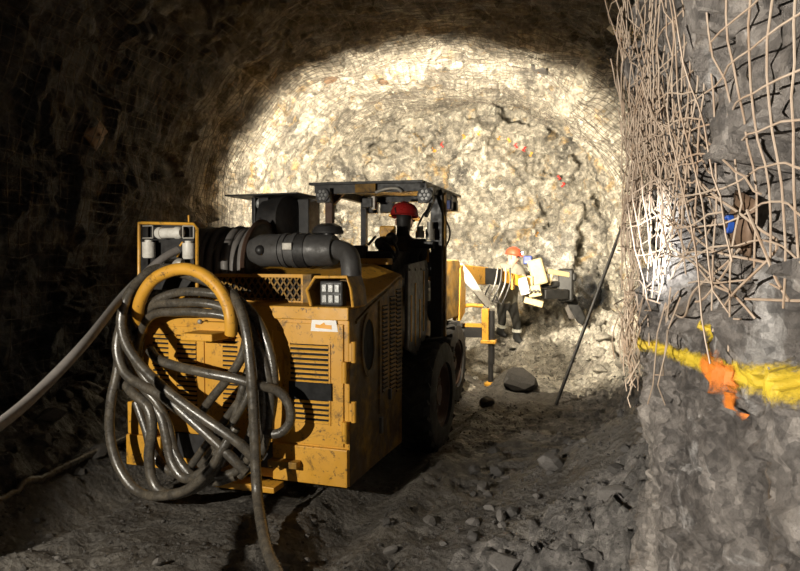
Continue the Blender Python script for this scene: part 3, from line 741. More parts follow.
can(143.5, 240, 154, 258).build('canister', M['white'], fr, smooth=35)
can(183.5, 241, 194, 259).build('canister', M['white'], fr, smooth=35)
can(164, 258, 183, 268).build('canister', M['galv'], fr, smooth=35)
for (u0, v0, u1, v1) in ((142, 226, 153, 238), (183, 226, 194, 238)):
    a, b_ = L(u0, v0, .15), L(u1, v1, .15)
    mb = MB()
    for q, r in (((a.x, a.z), (b_.x, a.z)), ((b_.x, a.z), (b_.x, b_.z)), ((b_.x, b_.z), (a.x, b_.z)), ((a.x, b_.z), (a.x, a.z))): mb.bar((q[0], .15, q[1]), (r[0], .15, r[1]), .009)
    mb.build('corner_ring', M['galv'], fr)
a, b_ = L(141, 224, .26), L(195, 290, .26); MB().b2((a.x, .25, b_.z), (b_.x, .28, a.z)).build('back_plate', BK, fr)
for (u, v, u2, v2) in ((180, 246, 183, 242), (177, 257, 179, 253)): MB().bar(L(u, v, .14), L(u2, v2, .14), .012).build('bracket', YL, fr)
# hose hoop
HP = [L(u, v, y) for u, v, y in ((143, 331, .0), (141, 325, -.10), (138, 312, -.20), (142, 296, -.24), (153, 280, -.25), (170, 271, -.25), (187, 269, -.25), (204, 275, -.25), (219, 289, -.25), (228, 306, -.25), (231, 322, -.25), (231, 334, -.23))]
# right flank dirtier than the tail, and darkened further as its shaded side
body.data.materials.append(YD)
for p in body.data.polygons:
    if p.normal.x > .9: p.material_index = 1
hoop = MB().tube(spline(HP, .03), .042, 16).build('hose_hoop', YL, J, smooth=60)
a, b_ = L(201, 321, -.03), L(234, 338, -.03)
MB().b2((a.x, -.26, b_.z + .0), (b_.x - .02, 0, b_.z + .05)).b2((a.x, -.06, b_.z), (b_.x, 0, a.z)).build('hoop_bracket', YL, hoop, bevel=.008)
MB().ball((a.x + .02, -.07, a.z + .0), .018, 6).build('bracket_bolt', M['galv'], hoop)
# right side panel
sd = MB()
mb = MB(); mb.lathe([(0, .17), (.012, .17), (.012, .135), (0, .135)], (W, .33, 1.10), (1, 0, 0), 36, True)
o = mb.build('fan_opening', YD, J, smooth=35); o.scale = (1, .78, 1.35); o.location = (0, .33 * .22, -1.10 * .35)
o2 = MB().lathe([(.001, .14), (.004, .14)], (W, .33, 1.10), (1, 0, 0), 32).build('fan_grille', M['dark'], J); o2.scale = (1, .78, 1.35); o2.location = (0, .33 * .22, -1.10 * .35)
dr = MB().prism([(W, .55, .55), (W, 1.08, .55), (W, 1.08, 1.55), (W, .55, 1.41)], (.010, 0, 0)).build('side_door', YD, J, bevel=.004)
for y0, y1, zb, zt in ((.60, .72, .70, 1.36), (.77, .90, .66, 1.42), (.92, 1.05, .64, 1.47)):
    MB().b2((W + .0095, y0, zb), (W + .0125, y1, zt)).build('vent_opening', M['dark'], dr)
    s = MB(); k = int((zt - zb) / .032)
    for i in range(k):
        z = zb + (i + .5) * (zt - zb) / k
        s.prism([(W + .01, y0, z - .006), (W + .024, y0, z - .010), (W + .024, y0, z - .003), (W + .01, y0, z + .008)], (0, y1 - y0, 0))
    s.build('louvers', YD, dr)
MB().tube(spline([(W + .004, .10, 1.28), (W + .004, .35, 1.36), (W + .004, .7, 1.45), (W + .004, 1.0, 1.535), (W + .004, 1.10, 1.545)], .05), .012, 6).build('panel_bead', YD, J, smooth=60)
MB().b2((W, .56, .40), (W + .02, .60, .52)).build('door_latch', GR, J)
MB().b2((W, .74, .62), (W + .03, .77, .70)).build('door_latch', GR, J)
# hood ridge and clutter in front of the operator
MB().b2((.05, 1.18, 1.66), (.72, 1.30, 1.715)).build('hood_ridge', YL, J, bevel=.01)
MB().b2((-.45, 1.35, 1.45), (.70, 2.0, 1.78)).b2((.0, 1.30, 1.70), (.45, 1.42, 1.83)).build('deck_box', BK, J, bevel=.015)
MB().prism([(W - .01, 1.20, .95), (W - .01, 1.62, .80), (W - .01, 1.80, 1.05), (W - .01, 1.85, 1.62), (W - .01, 1.80, 1.70), (W - .01, 1.22, 1.66)], (.03, 0, 0)).build('fender_plate', GR, J, bevel=.006, label='scratched grey fender plate')
s = MB()
for y, z0_, z1_ in ((1.30, 1.0, 1.4), (1.42, .95, 1.5), (1.56, 1.0, 1.35), (1.68, 1.05, 1.6)): s.b2((W + .02, y - .012, z0_), (W + .026, y + .012, z1_))
s.build('paint_remnant', YL, J, label='streaks of yellow paint left on the fender')
for k in range(4):
    MB().ball((W + .022, 1.25 + .17 * k, 1.62), .014, 6).build('bolt_head', M['galv'], J)
# canopy
cz = 2.395
cn = MB().prism([(-.16, 1.46, cz), (.94, 1.44, cz - .02), (.99, 2.75, cz - .03), (-.12, 2.75, cz)], (0, 0, .022)).build('canopy_roof', BK, J)
MB().b2((-.10, 1.50, cz - .085), (.95, 1.56, cz)).b2((-.12, 1.5, cz - .07), (-.06, 2.7, cz)).b2((.90, 1.5, cz - .09), (.96, 2.7, cz - .02)).b2((-.1, 2.62, cz - .07), (.95, 2.68, cz - .01)).build('canopy_frame', BK, cn)
MB().b2((.30, 1.46, cz - .085), (.50, 1.49, cz - .01)).build('canopy_plate', M['yellow_dirty'], cn, bevel=.004)
MB().tube(spline([(.50, 1.47, cz - .09), (.60, 1.45, cz - .065), (.70, 1.46, cz - .06), (.74, 1.48, cz - .09)], .04), .015, 8).build('canopy_hose', M['galv'], cn, smooth=60)
for u in (322, 424.5):
    p = L(u, 195, 1.40); hd = MB().lathe([(-.04, .055), (.0, .065), (.03, .065), (.03, .055)], p + Vector((0, .03, 0)), (0, -1, 0), 24).box(p + Vector((0, .05, 0)), (.13, .05, .13)).build('rear_headlight', BK, cn, smooth=35)
    for k in range(7):
        a = k * PI / 3; r = .036 if k < 6 else 0
        MB().lathe([(0, .016), (.006, .013)], p + Vector((r * math.cos(a), -.002, r * math.sin(a))), (0, -1, 0), 10).build('lamp_cell', M['led'], hd)
p = L(368, 203, 1.6); MB().box(p, (.10, .06, .09)).build('camera_box', BK, cn, bevel=.008)
MB().box(p + Vector((.055, .02, .0)), (.03, .06, .12)).build('camera_bracket', M['galv'], cn)
p = L(447, 203, 2.45); MB().box(p, (.11, .10, .14)).build('side_lamp', M['navy'], cn, bevel=.01, label='dark blue box lamp under the canopy edge')
MB().bar((-.02, 1.62, 1.6), (-.02, 1.62, cz), .07, .06).bar((-.02, 1.66, cz - .16), (.10, 1.66, cz - .05), .05).build('canopy_post', M['rust'], cn)
MB().bar((.93, 2.0, .75), (.93, 2.0, cz - .03), .11, .10).bar((.93, 1.60, cz - .30), (.93, 1.95, cz - .05), .03).build('canopy_post', BK, cn)
MB().bar((1.0, 2.02, .8), (1.0, 2.02, cz - .05), .02, .05).build('post_strip', YD, cn)
MB().bar((-.06, 2.6, 1.2), (-.06, 2.6, cz), .06).build('canopy_post', BK, cn)
# front floods under the canopy's edge; the rightmost is added to brighten the jack
for x in (-.02, .18, .88):
    fl = MB().box((x, 2.70, cz - .12), (.16, .08, .12)).build('flood_and_fill_case', BK, J, bevel=.01)
    MB().box((x, 2.742, cz - .12), (.14, .008, .10)).build('lit_lens', M['lamp_on'], fl)
# filters and hydraulic hose on the post
for u, v0, v1 in ((420, 226, 238), (430, 222, 240)):
    a, b_ = L(u, v0, 1.85), L(u, v1, 1.85)
    MB().lathe([(0, .025), (0, .043), ((a - b_).length * .6, .043), ((a - b_).length * .6, .03), ((a - b_).length, .03)], b_, (0, 0, 1), 14).build('hydraulic_filter', M['galv'], J, smooth=35)
p = L(424, 245, 1.88); MB().box(p, (.20, .08, .07)).build('filter_block', BK, J, bevel=.008)
MB().tube(spline([L(418, 226, 1.85), L(424, 214, 1.9), L(432, 205, 1.95), L(434, 201, 2.0)], .03), .009, 8).build('thin_hose', BK, J, smooth=60)
MB().tube(spline([L(434, 214, 2.0), L(444, 218, 2.05), L(450, 232, 2.1), L(446, 246, 2.05), L(436, 254, 2.0)], .03), .009, 8).build('thin_hose', BK, J, smooth=60)
p, q = L(425, 250, 1.95), L(429, 262, 1.95); MB().b2((p.x, 1.93, q.z), (q.x, 1.97, p.z)).build('side_window_frame', YL, J)
# operator's seat, levers
p, q = L(385, 226, 1.68), L(395, 247, 1.68); MB().b2((p.x - .05, 1.66, q.z - .25), (q.x + .0, 1.72, p.z)).build('seat_back', YL, J, bevel=.012)
MB().b2((.35, 1.8, 1.30), (.85, 2.3, 1.42)).build('seat', BK, J, bevel=.02)
for (u, v, r) in ((378, 243, .055), (389, 238, .055), (384, 247, .04)):
    p = L(u, v, 1.45); MB().lathe([(-.06, r), (0, r), (.012, r * .8), (.012, r * .35), (.0, .0)], p + Vector((0, .06, 0)), (.2, -1, .2), 18).build('control_valve', GR, J, smooth=35)
MB().tube(spline([L(384, 243, 1.40), L(391, 250, 1.36), L(396, 258, 1.36), L(388, 262, 1.34)], .02), .014, 8).tube(spline([L(392, 240, 1.40), L(398, 252, 1.38), L(393, 262, 1.36)], .02), .014, 8).build('control_hose', BK, J, smooth=60)
MB().bar(L(368, 245, 1.5), L(376, 236, 1.5), .018).build('control_lever', BK, J)
# wheels
def tyre(x, y, z, r, w, name='wheel'):
    t = MB().lathe([(-w / 2, r * .58), (-w / 2, r * .80), (-w * .46, r * .92), (-w * .32, r * .985), (w * .32, r * .985), (w * .46, r * .92), (w / 2, r * .80), (w / 2, r * .58)], (x, y, z), (1, 0, 0), 44, True)
    for k in range(22):
        for sg in (-1, 1):
            a = 2 * PI * (k + (.5 if sg > 0 else 0)) / 22; R = Matrix.Rotation(-a, 3, 'X') @ Matrix.Rotation(sg * .5, 3, 'Z')
            t.box(Vector((x, y, z)) + Matrix.Rotation(-a, 3, 'X') @ Vector((sg * w * .25, 0, r * .985)), (w * .46, .045, .05), R)
    t = t.build(name, M['rubber'], J, smooth=35)
    sx = 1 if x > 0 else -1
    MB().lathe([(-w * .3, r * .58), (w * .42, r * .58), (w * .42, r * .50), (w * .2, r * .44), (w * .2, r * .2), (w * .34, r * .18), (w * .34, 0)], (x, y, z), (sx, 0, 0), 32).build('rim', M['rust'], t, smooth=35)
    for k in range(8):
        a = k * PI / 4; MB().cyl(Vector((x + sx * w * .2, y + r * .32 * math.cos(a), z + r * .32 * math.sin(a))), Vector((x + sx * w * .26, y + r * .32 * math.cos(a), z + r * .32 * math.sin(a))), .016, 6).build('wheel_nut', M['galv'], t)
for sx in (-1, 1):
    tyre(sx * .90, 1.78, .455, .52, .33)
    tyre(sx * .62, 3.62, .44, .50, .30)
MB().cyl((-.8, 1.78, .455), (.8, 1.78, .455), .09, 12).cyl((-.6, 3.62, .44), (.6, 3.62, .44), .09, 12).build('axle', BK, J)
# front frame, fender, boom base
MB().b2((-.50, 3.0, .85), (.46, 4.3, 1.45)).build('front_frame', YD, J, bevel=.02)
MB().prism([(.44, 3.0, .98), (.44, 4.22, .98), (.44, 4.30, 1.2), (.44, 4.18, 1.62), (.44, 4.0, 1.70), (.44, 3.0, 1.70)], (.24, 0, 0)).build('front_fender', YD, J, bevel=.015)
MB().prism([(.66, 4.0, .9), (.66, 4.32, 1.0), (.66, 4.36, 1.3), (.66, 4.2, 1.64), (.66, 4.05, 1.60)], (.035, 0, 0)).build('fender_side', YL, J, bevel=.006)
# stabiliser jack on the right
jx, jy = .965, 4.5
jk = MB().b2((jx - .075, jy - .055, .62), (jx + .02, jy + .055, 1.05)).b2((jx - .085, jy - .07, .58), (jx + .12, jy + .07, .63)).build('jack_sleeve', YL, J, bevel=.008)
gl = gz(*(JM @ Vector((jx, jy, 0))).xy)
MB().cyl((jx + .055, jy, .30), (jx + .055, jy, 1.02), .042, 14).build('jack_cylinder', BK, jk, smooth=40)
MB().cyl((jx + .045, jy, gl + .02), (jx + .045, jy, .6), .036, 14).build('jack_ram', BK, jk, smooth=40)
MB().lathe([(0, .09), (.03, .09), (.05, .05)], (jx + .045, jy, gl - .01), (0, 0, 1), 18).build('jack_foot', YL, jk, smooth=35)
MB().tube(spline([(.55, 4.30, .90), (.62, 4.38, 1.06), (.74, 4.46, 1.09), (.90, 4.5, 1.08)], .04), .028, 8).b2((.55, 4.42, .80), (.90, 4.52, .845)).build('jack_arm', YL, jk, smooth=60)
MB().b2((.55, 4.42, .66), (.90, 4.52, .80)).build('jack_arm', BK, jk)
# boom reaching for the heading
def lw(u, v, Y): return JI @ atY(u, v, Y)
b0 = Vector((.22, 4.1, 1.55)); b1 = lw(482, 276, 9.7); b2 = lw(514, 276, 10.0); b3 = lw(528, 283, 10.1)
bm_ = MB().bar(b0, b1, .22, .27).build('boom', YL, J, bevel=.015)
MB().bar(b1 - (b1 - b0).normalized() * .1, lw(498, 277, 9.85), .22, .25).build('boom_collar', M['drill'], bm_, bevel=.01)
MB().bar(lw(496, 275, 9.85), b3, .13, .17).box(lw(500, 275, 9.85), (.09, .12, .20)).box(lw(508, 276, 9.95), (.05, .12, .22)).box(lw(513, 282, 9.95), (.05, .12, .24)).build('boom_extension', YL, bm_, bevel=.012)
MB().bar(lw(458, 270, 8.75), lw(488, 306, 8.9), .07).tube(spline([lw(460, 264, 8.8), lw(470, 276, 8.8), lw(480, 292, 8.85), lw(489, 304, 8.9)], .05), .035, 10).build('lift_cylinder', M['galv'], bm_, bevel=.008)
for k in range(5):
    u = 494 + 4 * k
    MB().tube(spline([lw(u, 268, 9.7), lw(u - 4 + k, 284, 9.62), lw(u - 9, 296 + 2 * k, 9.6), lw(u - 6 - 2 * k, 308 - 3 * k, 9.6)], .05), .014, 6).build('boom_hose', M['cable'] if k % 2 else BK, bm_, smooth=60)
# feed with rock drill
fd_ = MB().box(lw(538, 272, 10.15), (.24, .16, .42), Matrix.Rotation(-.28, 3, 'Y')).build('feed_bracket', M['cream'], J, bevel=.03)
MB().box(lw(524, 286, 10.0), (.15, .12, .27), Matrix.Rotation(-.25, 3, 'Y')).build('bracket_plate', M['white'], fd_, bevel=.01)
MB().box(lw(535, 291, 10.05), (.20, .14, .18), Matrix.Rotation(-.2, 3, 'Y')).box(lw(534, 302, 10.05), (.30, .14, .10), Matrix.Rotation(.25, 3, 'Y')).box(lw(530, 282, 10.1), (.10, .1, .2)).build('swivel_block', M['cream'], fd_, bevel=.012)
MB().box(lw(528, 260, 10.35), (.14, .12, .14)).bar(lw(528, 260, 10.35), lw(534, 270, 10.25), .07).build('blue_block', M['navy'], fd_, bevel=.02, label='dark blue block')  # dark blue box with a short bar above the feed bracket
for k in range(3): MB().cyl(lw(530 + 4 * k, 291, 9.96), lw(530 + 4 * k, 291, 9.92), .022, 8).build('bolt_head', BK, fd_)
MB().bar(lw(542, 294, 10.15), lw(566, 294, 10.3), .22, .16).build('rotation_motor', M['drill'], fd_, bevel=.02)
MB().bar(lw(547, 271, 10.2), lw(575, 276, 10.3), .09, .08).bar(lw(552, 274, 10.2), lw(549, 285, 10.2), .05).build('feed_rail', M['cream'], fd_, bevel=.01)
MB().box(lw(566, 285, 10.35), (.24, .22, .52)).box(lw(572, 277, 10.32), (.14, .16, .14)).bar(lw(540, 285, 10.25), lw(560, 284, 10.3), .10).build('rock_drill', M['drill'], fd_, bevel=.03)
MB().prism([lw(562, 296, 10.45), lw(574, 294, 10.45), lw(586, 318, 10.45), lw(583, 326, 10.45), lw(577, 322, 10.45)], (0, .16, 0)).build('feed_foot', M['drill'], fd_, bevel=.015)
MB().bar(lw(556, 299, 10.3), lw(540, 298, 10.2), .03).ball(lw(555, 298, 10.25), .05, 6).build('feed_cylinder', M['galv'], fd_)
MB().bar(lw(566, 302, 10.5), lw(572, 318, 10.55), .12, .05).build('guide_plate', M['stone'], fd_)

# ------------------------------------------------------------------ fire extinguisher on the deck
p = JM @ L(311.5, 235, 1.78)
fe = thing('fire_extinguisher', 'red fire extinguisher strapped beside the black exhaust box', 'fire extinguisher', p)
MB().lathe([(0, .055), (.01, .06), (.19, .06), (.23, .03), (.25, .02), (.25, 0)], (0, 0, -.12), (0, 0, 1), 20).build('cylinder', M['red'], fe, smooth=35)
MB().b2((-.012, -.05, .12), (.012, .03, .16)).build('handle', BK, fe)
MB().tube(spline([(0, -.03, .14), (.05, -.06, .10), (.065, -.05, -.02)], .02), .009, 6).build('hose', BK, fe, smooth=60)

# ------------------------------------------------------------------ hoses hung on the hoop
HC = thing('hose_coil', 'coil of thick black muddy hoses hung over the yellow hoop', 'hose', JM @ Vector((-.35, -.25, 0)), JA)
HM = JM.inverted(); off_ = Vector((-.35, -.25, 0))
def hose(pts, r=.031, name='hose_loop', m=None, parent=HC):
    P = [L(u, v, y) - off_ for u, v, y in pts]
    return MB().tube(spline(P, .025), r, 12).build(name, m or M['hose'], parent, smooth=60)
# strands crossing inside the hoop, running over its back and down the right side
hose([(140, 340, -.10), (143, 318, -.12), (154, 302, -.16), (175, 293, -.15), (200, 292, -.15), (225, 297, -.14), (245, 316, -.16), (258, 350, -.20), (263, 400, -.22), (258, 440, -.22), (238, 470, -.22), (210, 478, -.24)])
hose([(139, 360, -.08), (142, 325, -.10), (153, 306, -.15), (175, 303, -.16), (203, 303, -.16), (228, 310, -.15), (250, 332, -.20), (266, 368, -.22), (271, 410, -.20), (262, 452, -.2), (240, 476, -.2)])
hose([(134, 372, -.12), (140, 334, -.13), (153, 315, -.17), (180, 312, -.18), (205, 313, -.18), (230, 318, -.16), (246, 338, -.14), (254, 376, -.15), (254, 420, -.15), (244, 452, -.18)])
hose([(160, 268, -.04), (175, 272, -.14), (190, 276, -.16), (212, 284, -.16), (236, 298, -.15), (256, 318, -.16), (268, 345, -.18), (274, 378, -.19), (270, 420, -.17), (256, 448, -.16)])
hose([(232, 292, -.13), (243, 312, -.20), (247, 333, -.22), (242, 356, -.22), (230, 376, -.22), (212, 398, -.22), (196, 420, -.2)])
hose([(250, 330, -.13), (252, 356, -.13), (246, 376, -.14), (240, 398, -.15), (234, 420, -.15), (222, 446, -.15)], .028)
hose([(256, 352, -.12), (252, 378, -.13), (246, 400, -.15), (232, 424, -.16), (220, 440, -.18), (200, 466, -.2)], .026)
# left side: strands falling from the hoop's left shoulder
hose([(170, 268, .02), (152, 270, -.10), (136, 284, -.20), (126, 300, -.27), (121, 322, -.30), (126, 344, -.32), (141, 366, -.33), (165, 389, -.34), (192, 410, -.34), (218, 428, -.33), (240, 444, -.30), (258, 462, -.26)], .034)
hose([(150, 276, -.08), (132, 296, -.18), (122, 322, -.24), (117, 348, -.27), (124, 372, -.29), (143, 386, -.30), (166, 398, -.31), (188, 417, -.31), (210, 437, -.30), (232, 458, -.28), (246, 472, -.25)], .034)
hose([(136, 292, -.14), (124, 318, -.20), (128, 344, -.24), (144, 376, -.25), (162, 396, -.25), (180, 412, -.22)])
hose([(130, 300, -.12), (122, 330, -.17), (126, 360, -.2), (140, 384, -.21), (156, 402, -.2), (168, 424, -.18), (175, 452, -.19), (190, 474, -.2), (212, 482, -.22), (236, 476, -.22)])
hose([(121, 340, -.24), (117, 372, -.27), (111, 400, -.30), (110, 436, -.31), (119, 468, -.32), (136, 490, -.33), (157, 496, -.34), (186, 490, -.33), (208, 472, -.32), (222, 450, -.3), (236, 428, -.26)], .033)
hose([(119, 376, -.18), (131, 391, -.22), (148, 408, -.24), (152, 430, -.25), (149, 456, -.26), (153, 482, -.27), (166, 494, -.28), (190, 490, -.28), (206, 480, -.27), (220, 462, -.25), (232, 440, -.24)], .036)
hose([(124, 386, -.16), (144, 398, -.19), (160, 414, -.20), (167, 440, -.21), (172, 462, -.22), (184, 478, -.23), (200, 474, -.23), (214, 458, -.22), (222, 440, -.20)], .035)
hose([(150, 350, -.30), (158, 359, -.33), (176, 366, -.35), (206, 373, -.36), (232, 378, -.34), (254, 384, -.30), (278, 391, -.22), (289, 405, -.20), (290, 422, -.2), (280, 433, -.21), (266, 434, -.22)], .032)
hose([(136, 402, -.10), (146, 430, -.11), (152, 452, -.12), (168, 470, -.13), (190, 476, -.15), (226, 462, -.16)], .03)
hose([(188, 470, -.15), (204, 448, -.15), (222, 424, -.15), (240, 400, -.15)], .028)
# hose end dropping to the ground
T = [JM @ L(u, v, y) for u, v, y in ((226, 288, -.16), (238, 304, -.24), (246, 330, -.30), (250, 362, -.33), (253, 400, -.34), (255, 440, -.35), (256, 470, -.36), (258, 500, -.42))]
T += [Vector((a.x, a.y, a.z)) for a in (atZ(266, 545, .10), atZ(277, 571, .06), atZ(300, 610, .06))]
tag(MB().tube(spline(T, .03), .034, 12).build('hose', M['hose'], None, smooth=60), 'single black hose end dropping from the hoop to the ground', 'hose')
# thick grey cable coming in from the left
T = [JM @ L(178, 250, .14), JM @ L(165, 257, .05), JM @ L(148, 271, -.06), JM @ L(122, 297, -.25)]
T += [atY(85, 343, 3.25), atY(40, 390, 2.85), atY(0, 424, 2.5), atY(-60, 462, 2.1), atY(-140, 495, 1.7)]
tag(MB().tube(spline(T, .04), .029, 12).build('power_cable', M['cable'], None, smooth=60), 'thick grey cable slung from the left into the canister frame', 'cable')
# cables lying on the ground by the left wall
def ground_cable(pix, r, label):
    q = []
    for (u, v) in pix:
        z = .1
        for _ in range(12): a = atZ(u, v, z); z = .5 * z + .5 * (gz(a.x, a.y) + r)
        q.append(atZ(u, v, z))
    q = spline(q, .05); q = [Vector((a.x, a.y, max(a.z, gz(a.x, a.y) + r * .5))) for a in q]
    tag(MB().tube(q, r, 10).build('ground_cable', M['hose'], None, smooth=60), label, 'cable')
ground_cable([(-40, 512), (0, 500), (50, 474), (95, 452), (130, 436)], .030, 'dark cable lying on the muck along the left wall')
# leaning bar on the right
a, b_ = atY(556, 388, 7.6), atY(626, 216, 8.3)
a.z = gz(a.x, a.y) + .0
tag(MB().tube([a, a.lerp(b_, .33), a.lerp(b_, .66), b_], .021, 12).lathe([(0, .026), (.05, .026)], a.lerp(b_, .62), b_ - a, 12).build('scaling_bar', M['black'], None, smooth=40), 'long black bar leaning against the right wall near the heading', 'bar')
# ================================================================== people
def skinned(name, joints, edges, root, regions):
    """one continuous body grown from a skeleton; regions(point) picks the cloth"""
    names = list(joints); me = bpy.data.meshes.new(name)
    me.from_pydata([joints[k][0] for k in names], [(names.index(a), names.index(b)) for a, b in edges], [])
    o = bpy.data.objects.new(name, me); C.objects.link(o)
    o.modifiers.new('skin', 'SKIN').use_smooth_shade = True
    if not me.skin_vertices: me.attributes  # created with the modifier
    import bmesh
    bm = bmesh.new(); bm.from_mesh(me); lay = bm.verts.layers.skin.verify(); bm.verts.ensure_lookup_table()
    for i, k in enumerate(names):
        r = joints[k][1]; r = r if isinstance(r, tuple) else (r, r)
        bm.verts[i][lay].radius = r; bm.verts[i][lay].use_root = (k == root)
    bm.to_mesh(me); bm.free()
    o.modifiers.new('sub', 'SUBSURF').levels = 2
    dg = bpy.context.evaluated_depsgraph_get(); dg.update()
    nm = bpy.data.meshes.new_from_object(o.evaluated_get(dg)); 
    bpy.data.objects.remove(o)
    mats = []; 
    nm.materials.clear()
    for p in nm.polygons:
        m = regions(p.center)
        if m not in mats: mats.append(m); nm.materials.append(M[m])
        p.material_index = mats.index(m); p.use_smooth = True
    b = bpy.data.objects.new('body', nm); C.objects.link(b); return b
def V(*a): return Vector(a)
def hand(j, e, wrist, wn, d, side, up):
    """palm and five unequal bent fingers"""
    d = d.normalized(); s = d.cross(up).normalized() * side; u = s.cross(d).normalized() * side
    j[wn + 'palm'] = (wrist + d * .07, (.040, .020)); e.append((wn, wn + 'palm'))
    for i, (o, l) in enumerate(((.030, .070), (.010, .080), (-.010, .074), (-.029, .058))):
        a = wrist + d * .10 + s * o; n0 = '%sf%d' % (wn, i)
        j[n0] = (a, .0095); j[n0 + 'b'] = (a + d * l * .5 - u * .012, .009); j[n0 + 'c'] = (a + d * l * .82 - u * .04, .0075)
        e += [(wn + 'palm', n0), (n0, n0 + 'b'), (n0 + 'b', n0 + 'c')]
    a = wrist + d * .045 + s * .045
    j[wn + 't'] = (a, .012); j[wn + 'tb'] = (a + d * .035 + s * .018 - u * .02, .0095); e += [(wn + 'palm', wn + 't'), (wn + 't', wn + 'tb')]
def head_parts(parent, c, fwd, hat, lamp=None, big=1.0):
    """hard hat with brim, ridge and cap lamp, plus eyes, mouth and ears on the head at c"""
    f = fwd.normalized(); r = f.cross(V(0, 0, 1)).normalized(); u = r.cross(f)
    R = Matrix((r, f, u)).transposed()
    T = lambda x, y, z: c + R @ (V(x, y, z) * big)
    mb = MB(); prof = [(.05, .128), (.06, .124), (.09, .120), (.12, .108), (.145, .085), (.16, .05), (.165, 0)]
    vs = []; fs = []; n = 28
    for (h, q) in prof:
        for k in range(n):
            a = 2 * PI * k / n; vs.append(T(q * .92 * math.cos(a), q * 1.08 * math.sin(a), h))
    for i in range(len(prof) - 1):
        for k in range(n):
            l = (k + 1) % n; fs.append((i * n + k, i * n + l, (i + 1) * n + l, (i + 1) * n + k))
    for (x0, w) in ((-.03, .012), (0, .016), (.03, .012)):
        pts = [T(x0, -.10 + .2 * t, .168 - .17 * (t - .5) ** 2 * 1.2 - abs(x0) * .12) for t in np.linspace(0, 1, 9)]
        mb.tube(pts, w * .5, 6)
    mb.add(vs, fs)
    h = mb.build('hard_hat', hat, parent, smooth=50)
    vs = []; fs = []
    for k in range(n):
        a = 2 * PI * k / n; b = 1 + .42 * max(0, math.sin(a)) ** 2
        vs += [T(.116 * math.cos(a), .134 * math.sin(a), .052), T(.135 * math.cos(a), .150 * math.sin(a) * b, .040)]
    for k in range(n):
        l = (k + 1) % n; fs.append((2 * k, 2 * l, 2 * l + 1, 2 * k + 1))
    o = MB().add(vs, fs).build('brim', hat, h); o.modifiers.new('t', 'SOLIDIFY').thickness = .006
    cl = MB().lathe([(-.03, .026), (.012, .03), (.018, .028)], T(0, .135, .095), f, 16).tube([T(.0, -.12, .10), T(.0, -.14, .09), T(.02, -.135, .03)], .006, 6).build('cap_lamp', M['black'], h, smooth=35)
    MB().lathe([(0, .026), (.003, .024)], T(0, .154, .095), f, 16).build('lens', M['cap_on'] if lamp else M['led'], cl)
    MB().ball(T(.033, .098, .018), .013, 6).ball(T(-.033, .098, .018), .013, 6).build('eyes', M['dark'], parent)
    MB().ball(T(.086, .0, -.005), .028, 6, (.4, .8, 1.1)).ball(T(-.086, .0, -.005), .028, 6, (.4, .8, 1.1)).build('ears', M['skin'], parent, smooth=60)
    MB().ball(T(0, .098, -.062), .022, 6, (1.1, .3, .35)).build('mouth', M['rust'], parent, smooth=60)
def head_joints(j, e, c, f, neck):
    f = f.normalized(); u = V(0, 0, 1)
    j['neck'] = (c - u * .13 - f * .02, .055); j['jaw'] = (c - u * .05 + f * .02, (.066, .075)); j['skull'] = (c + u * .045 - f * .005, (.080, .092)); j['crown'] = (c + u * .10 - f * .01, .06)
    j['nose'] = (c + f * .105 - u * .02, .012)
    e += [(neck, 'neck'), ('neck', 'jaw'), ('jaw', 'skull'), ('skull', 'crown'), ('jaw', 'nose')]

# the driller at the heading: leaning right over the boom, turned to the drill
hc = atY(513, 257, 10.75); fw = V(.9, -.35, -.15)
pl = V(hc.x - .10, hc.y + .12, hc.z - .78); ch = V(hc.x - .07, hc.y + .06, hc.z - .26)
fl_, fr2 = V(pl.x - .14, pl.y + .05, gz(pl.x - .14, pl.y + .05)), V(pl.x + .16, pl.y - .02, gz(pl.x + .16, pl.y - .02))
j = {'pelvis': (pl, (.165, .12)), 'waist': (pl.lerp(ch, .45), (.155, .115)), 'chest': (ch, (.185, .13)), 'collar': (ch + V(.03, -.02, .13), (.11, .085))}
e = [('pelvis', 'waist'), ('waist', 'chest'), ('chest', 'collar')]
head_joints(j, e, hc, fw, 'collar')
for s, ft, nm_ in ((-1, fl_, 'l'), (1, fr2, 'r')):
    hip = pl + V(.10 * s, 0, -.06); kn = hip.lerp(ft, .48) + V(.05, -.06, 0)
    j[nm_ + 'hip'] = (hip, .10); j[nm_ + 'knee'] = (kn, .075); j[nm_ + 'calf'] = (kn.lerp(ft, .45), .068); j[nm_ + 'ank'] = (ft + V(0, 0, .10), .052); j[nm_ + 'heel'] = (ft + V(-.02, .0, .045), .045); j[nm_ + 'toe'] = (ft + V(.15, -.07, .035), (.045, .035))
    e += [('pelvis', nm_ + 'hip'), (nm_ + 'hip', nm_ + 'knee'), (nm_ + 'knee', nm_ + 'calf'), (nm_ + 'calf', nm_ + 'ank'), (nm_ + 'ank', nm_ + 'heel'), (nm_ + 'ank', nm_ + 'toe')]
shl, shr = ch + V(-.18, .0, .06), ch + V(.20, -.06, .04)
ell, elr = shl + V(.06, -.22, -.20), atY(522, 277, 10.45)
wl, wrr = atY(504, 277, 10.25), atY(527, 281, 10.22)
for nm_, a, b_, c in (('l', shl, ell, wl), ('r', shr, elr, wrr)):
    j[nm_ + 'sh'] = (a, .10); j[nm_ + 'el'] = (b_, .075); j[nm_ + 'wr'] = (c, .036)
    e += [('chest', nm_ + 'sh'), (nm_ + 'sh', nm_ + 'el'), (nm_ + 'el', nm_ + 'wr')]
    hand(j, e, c, nm_ + 'wr', (c - b_), 1 if nm_ == 'l' else -1, V(0, 0, 1))
wz = pl.z
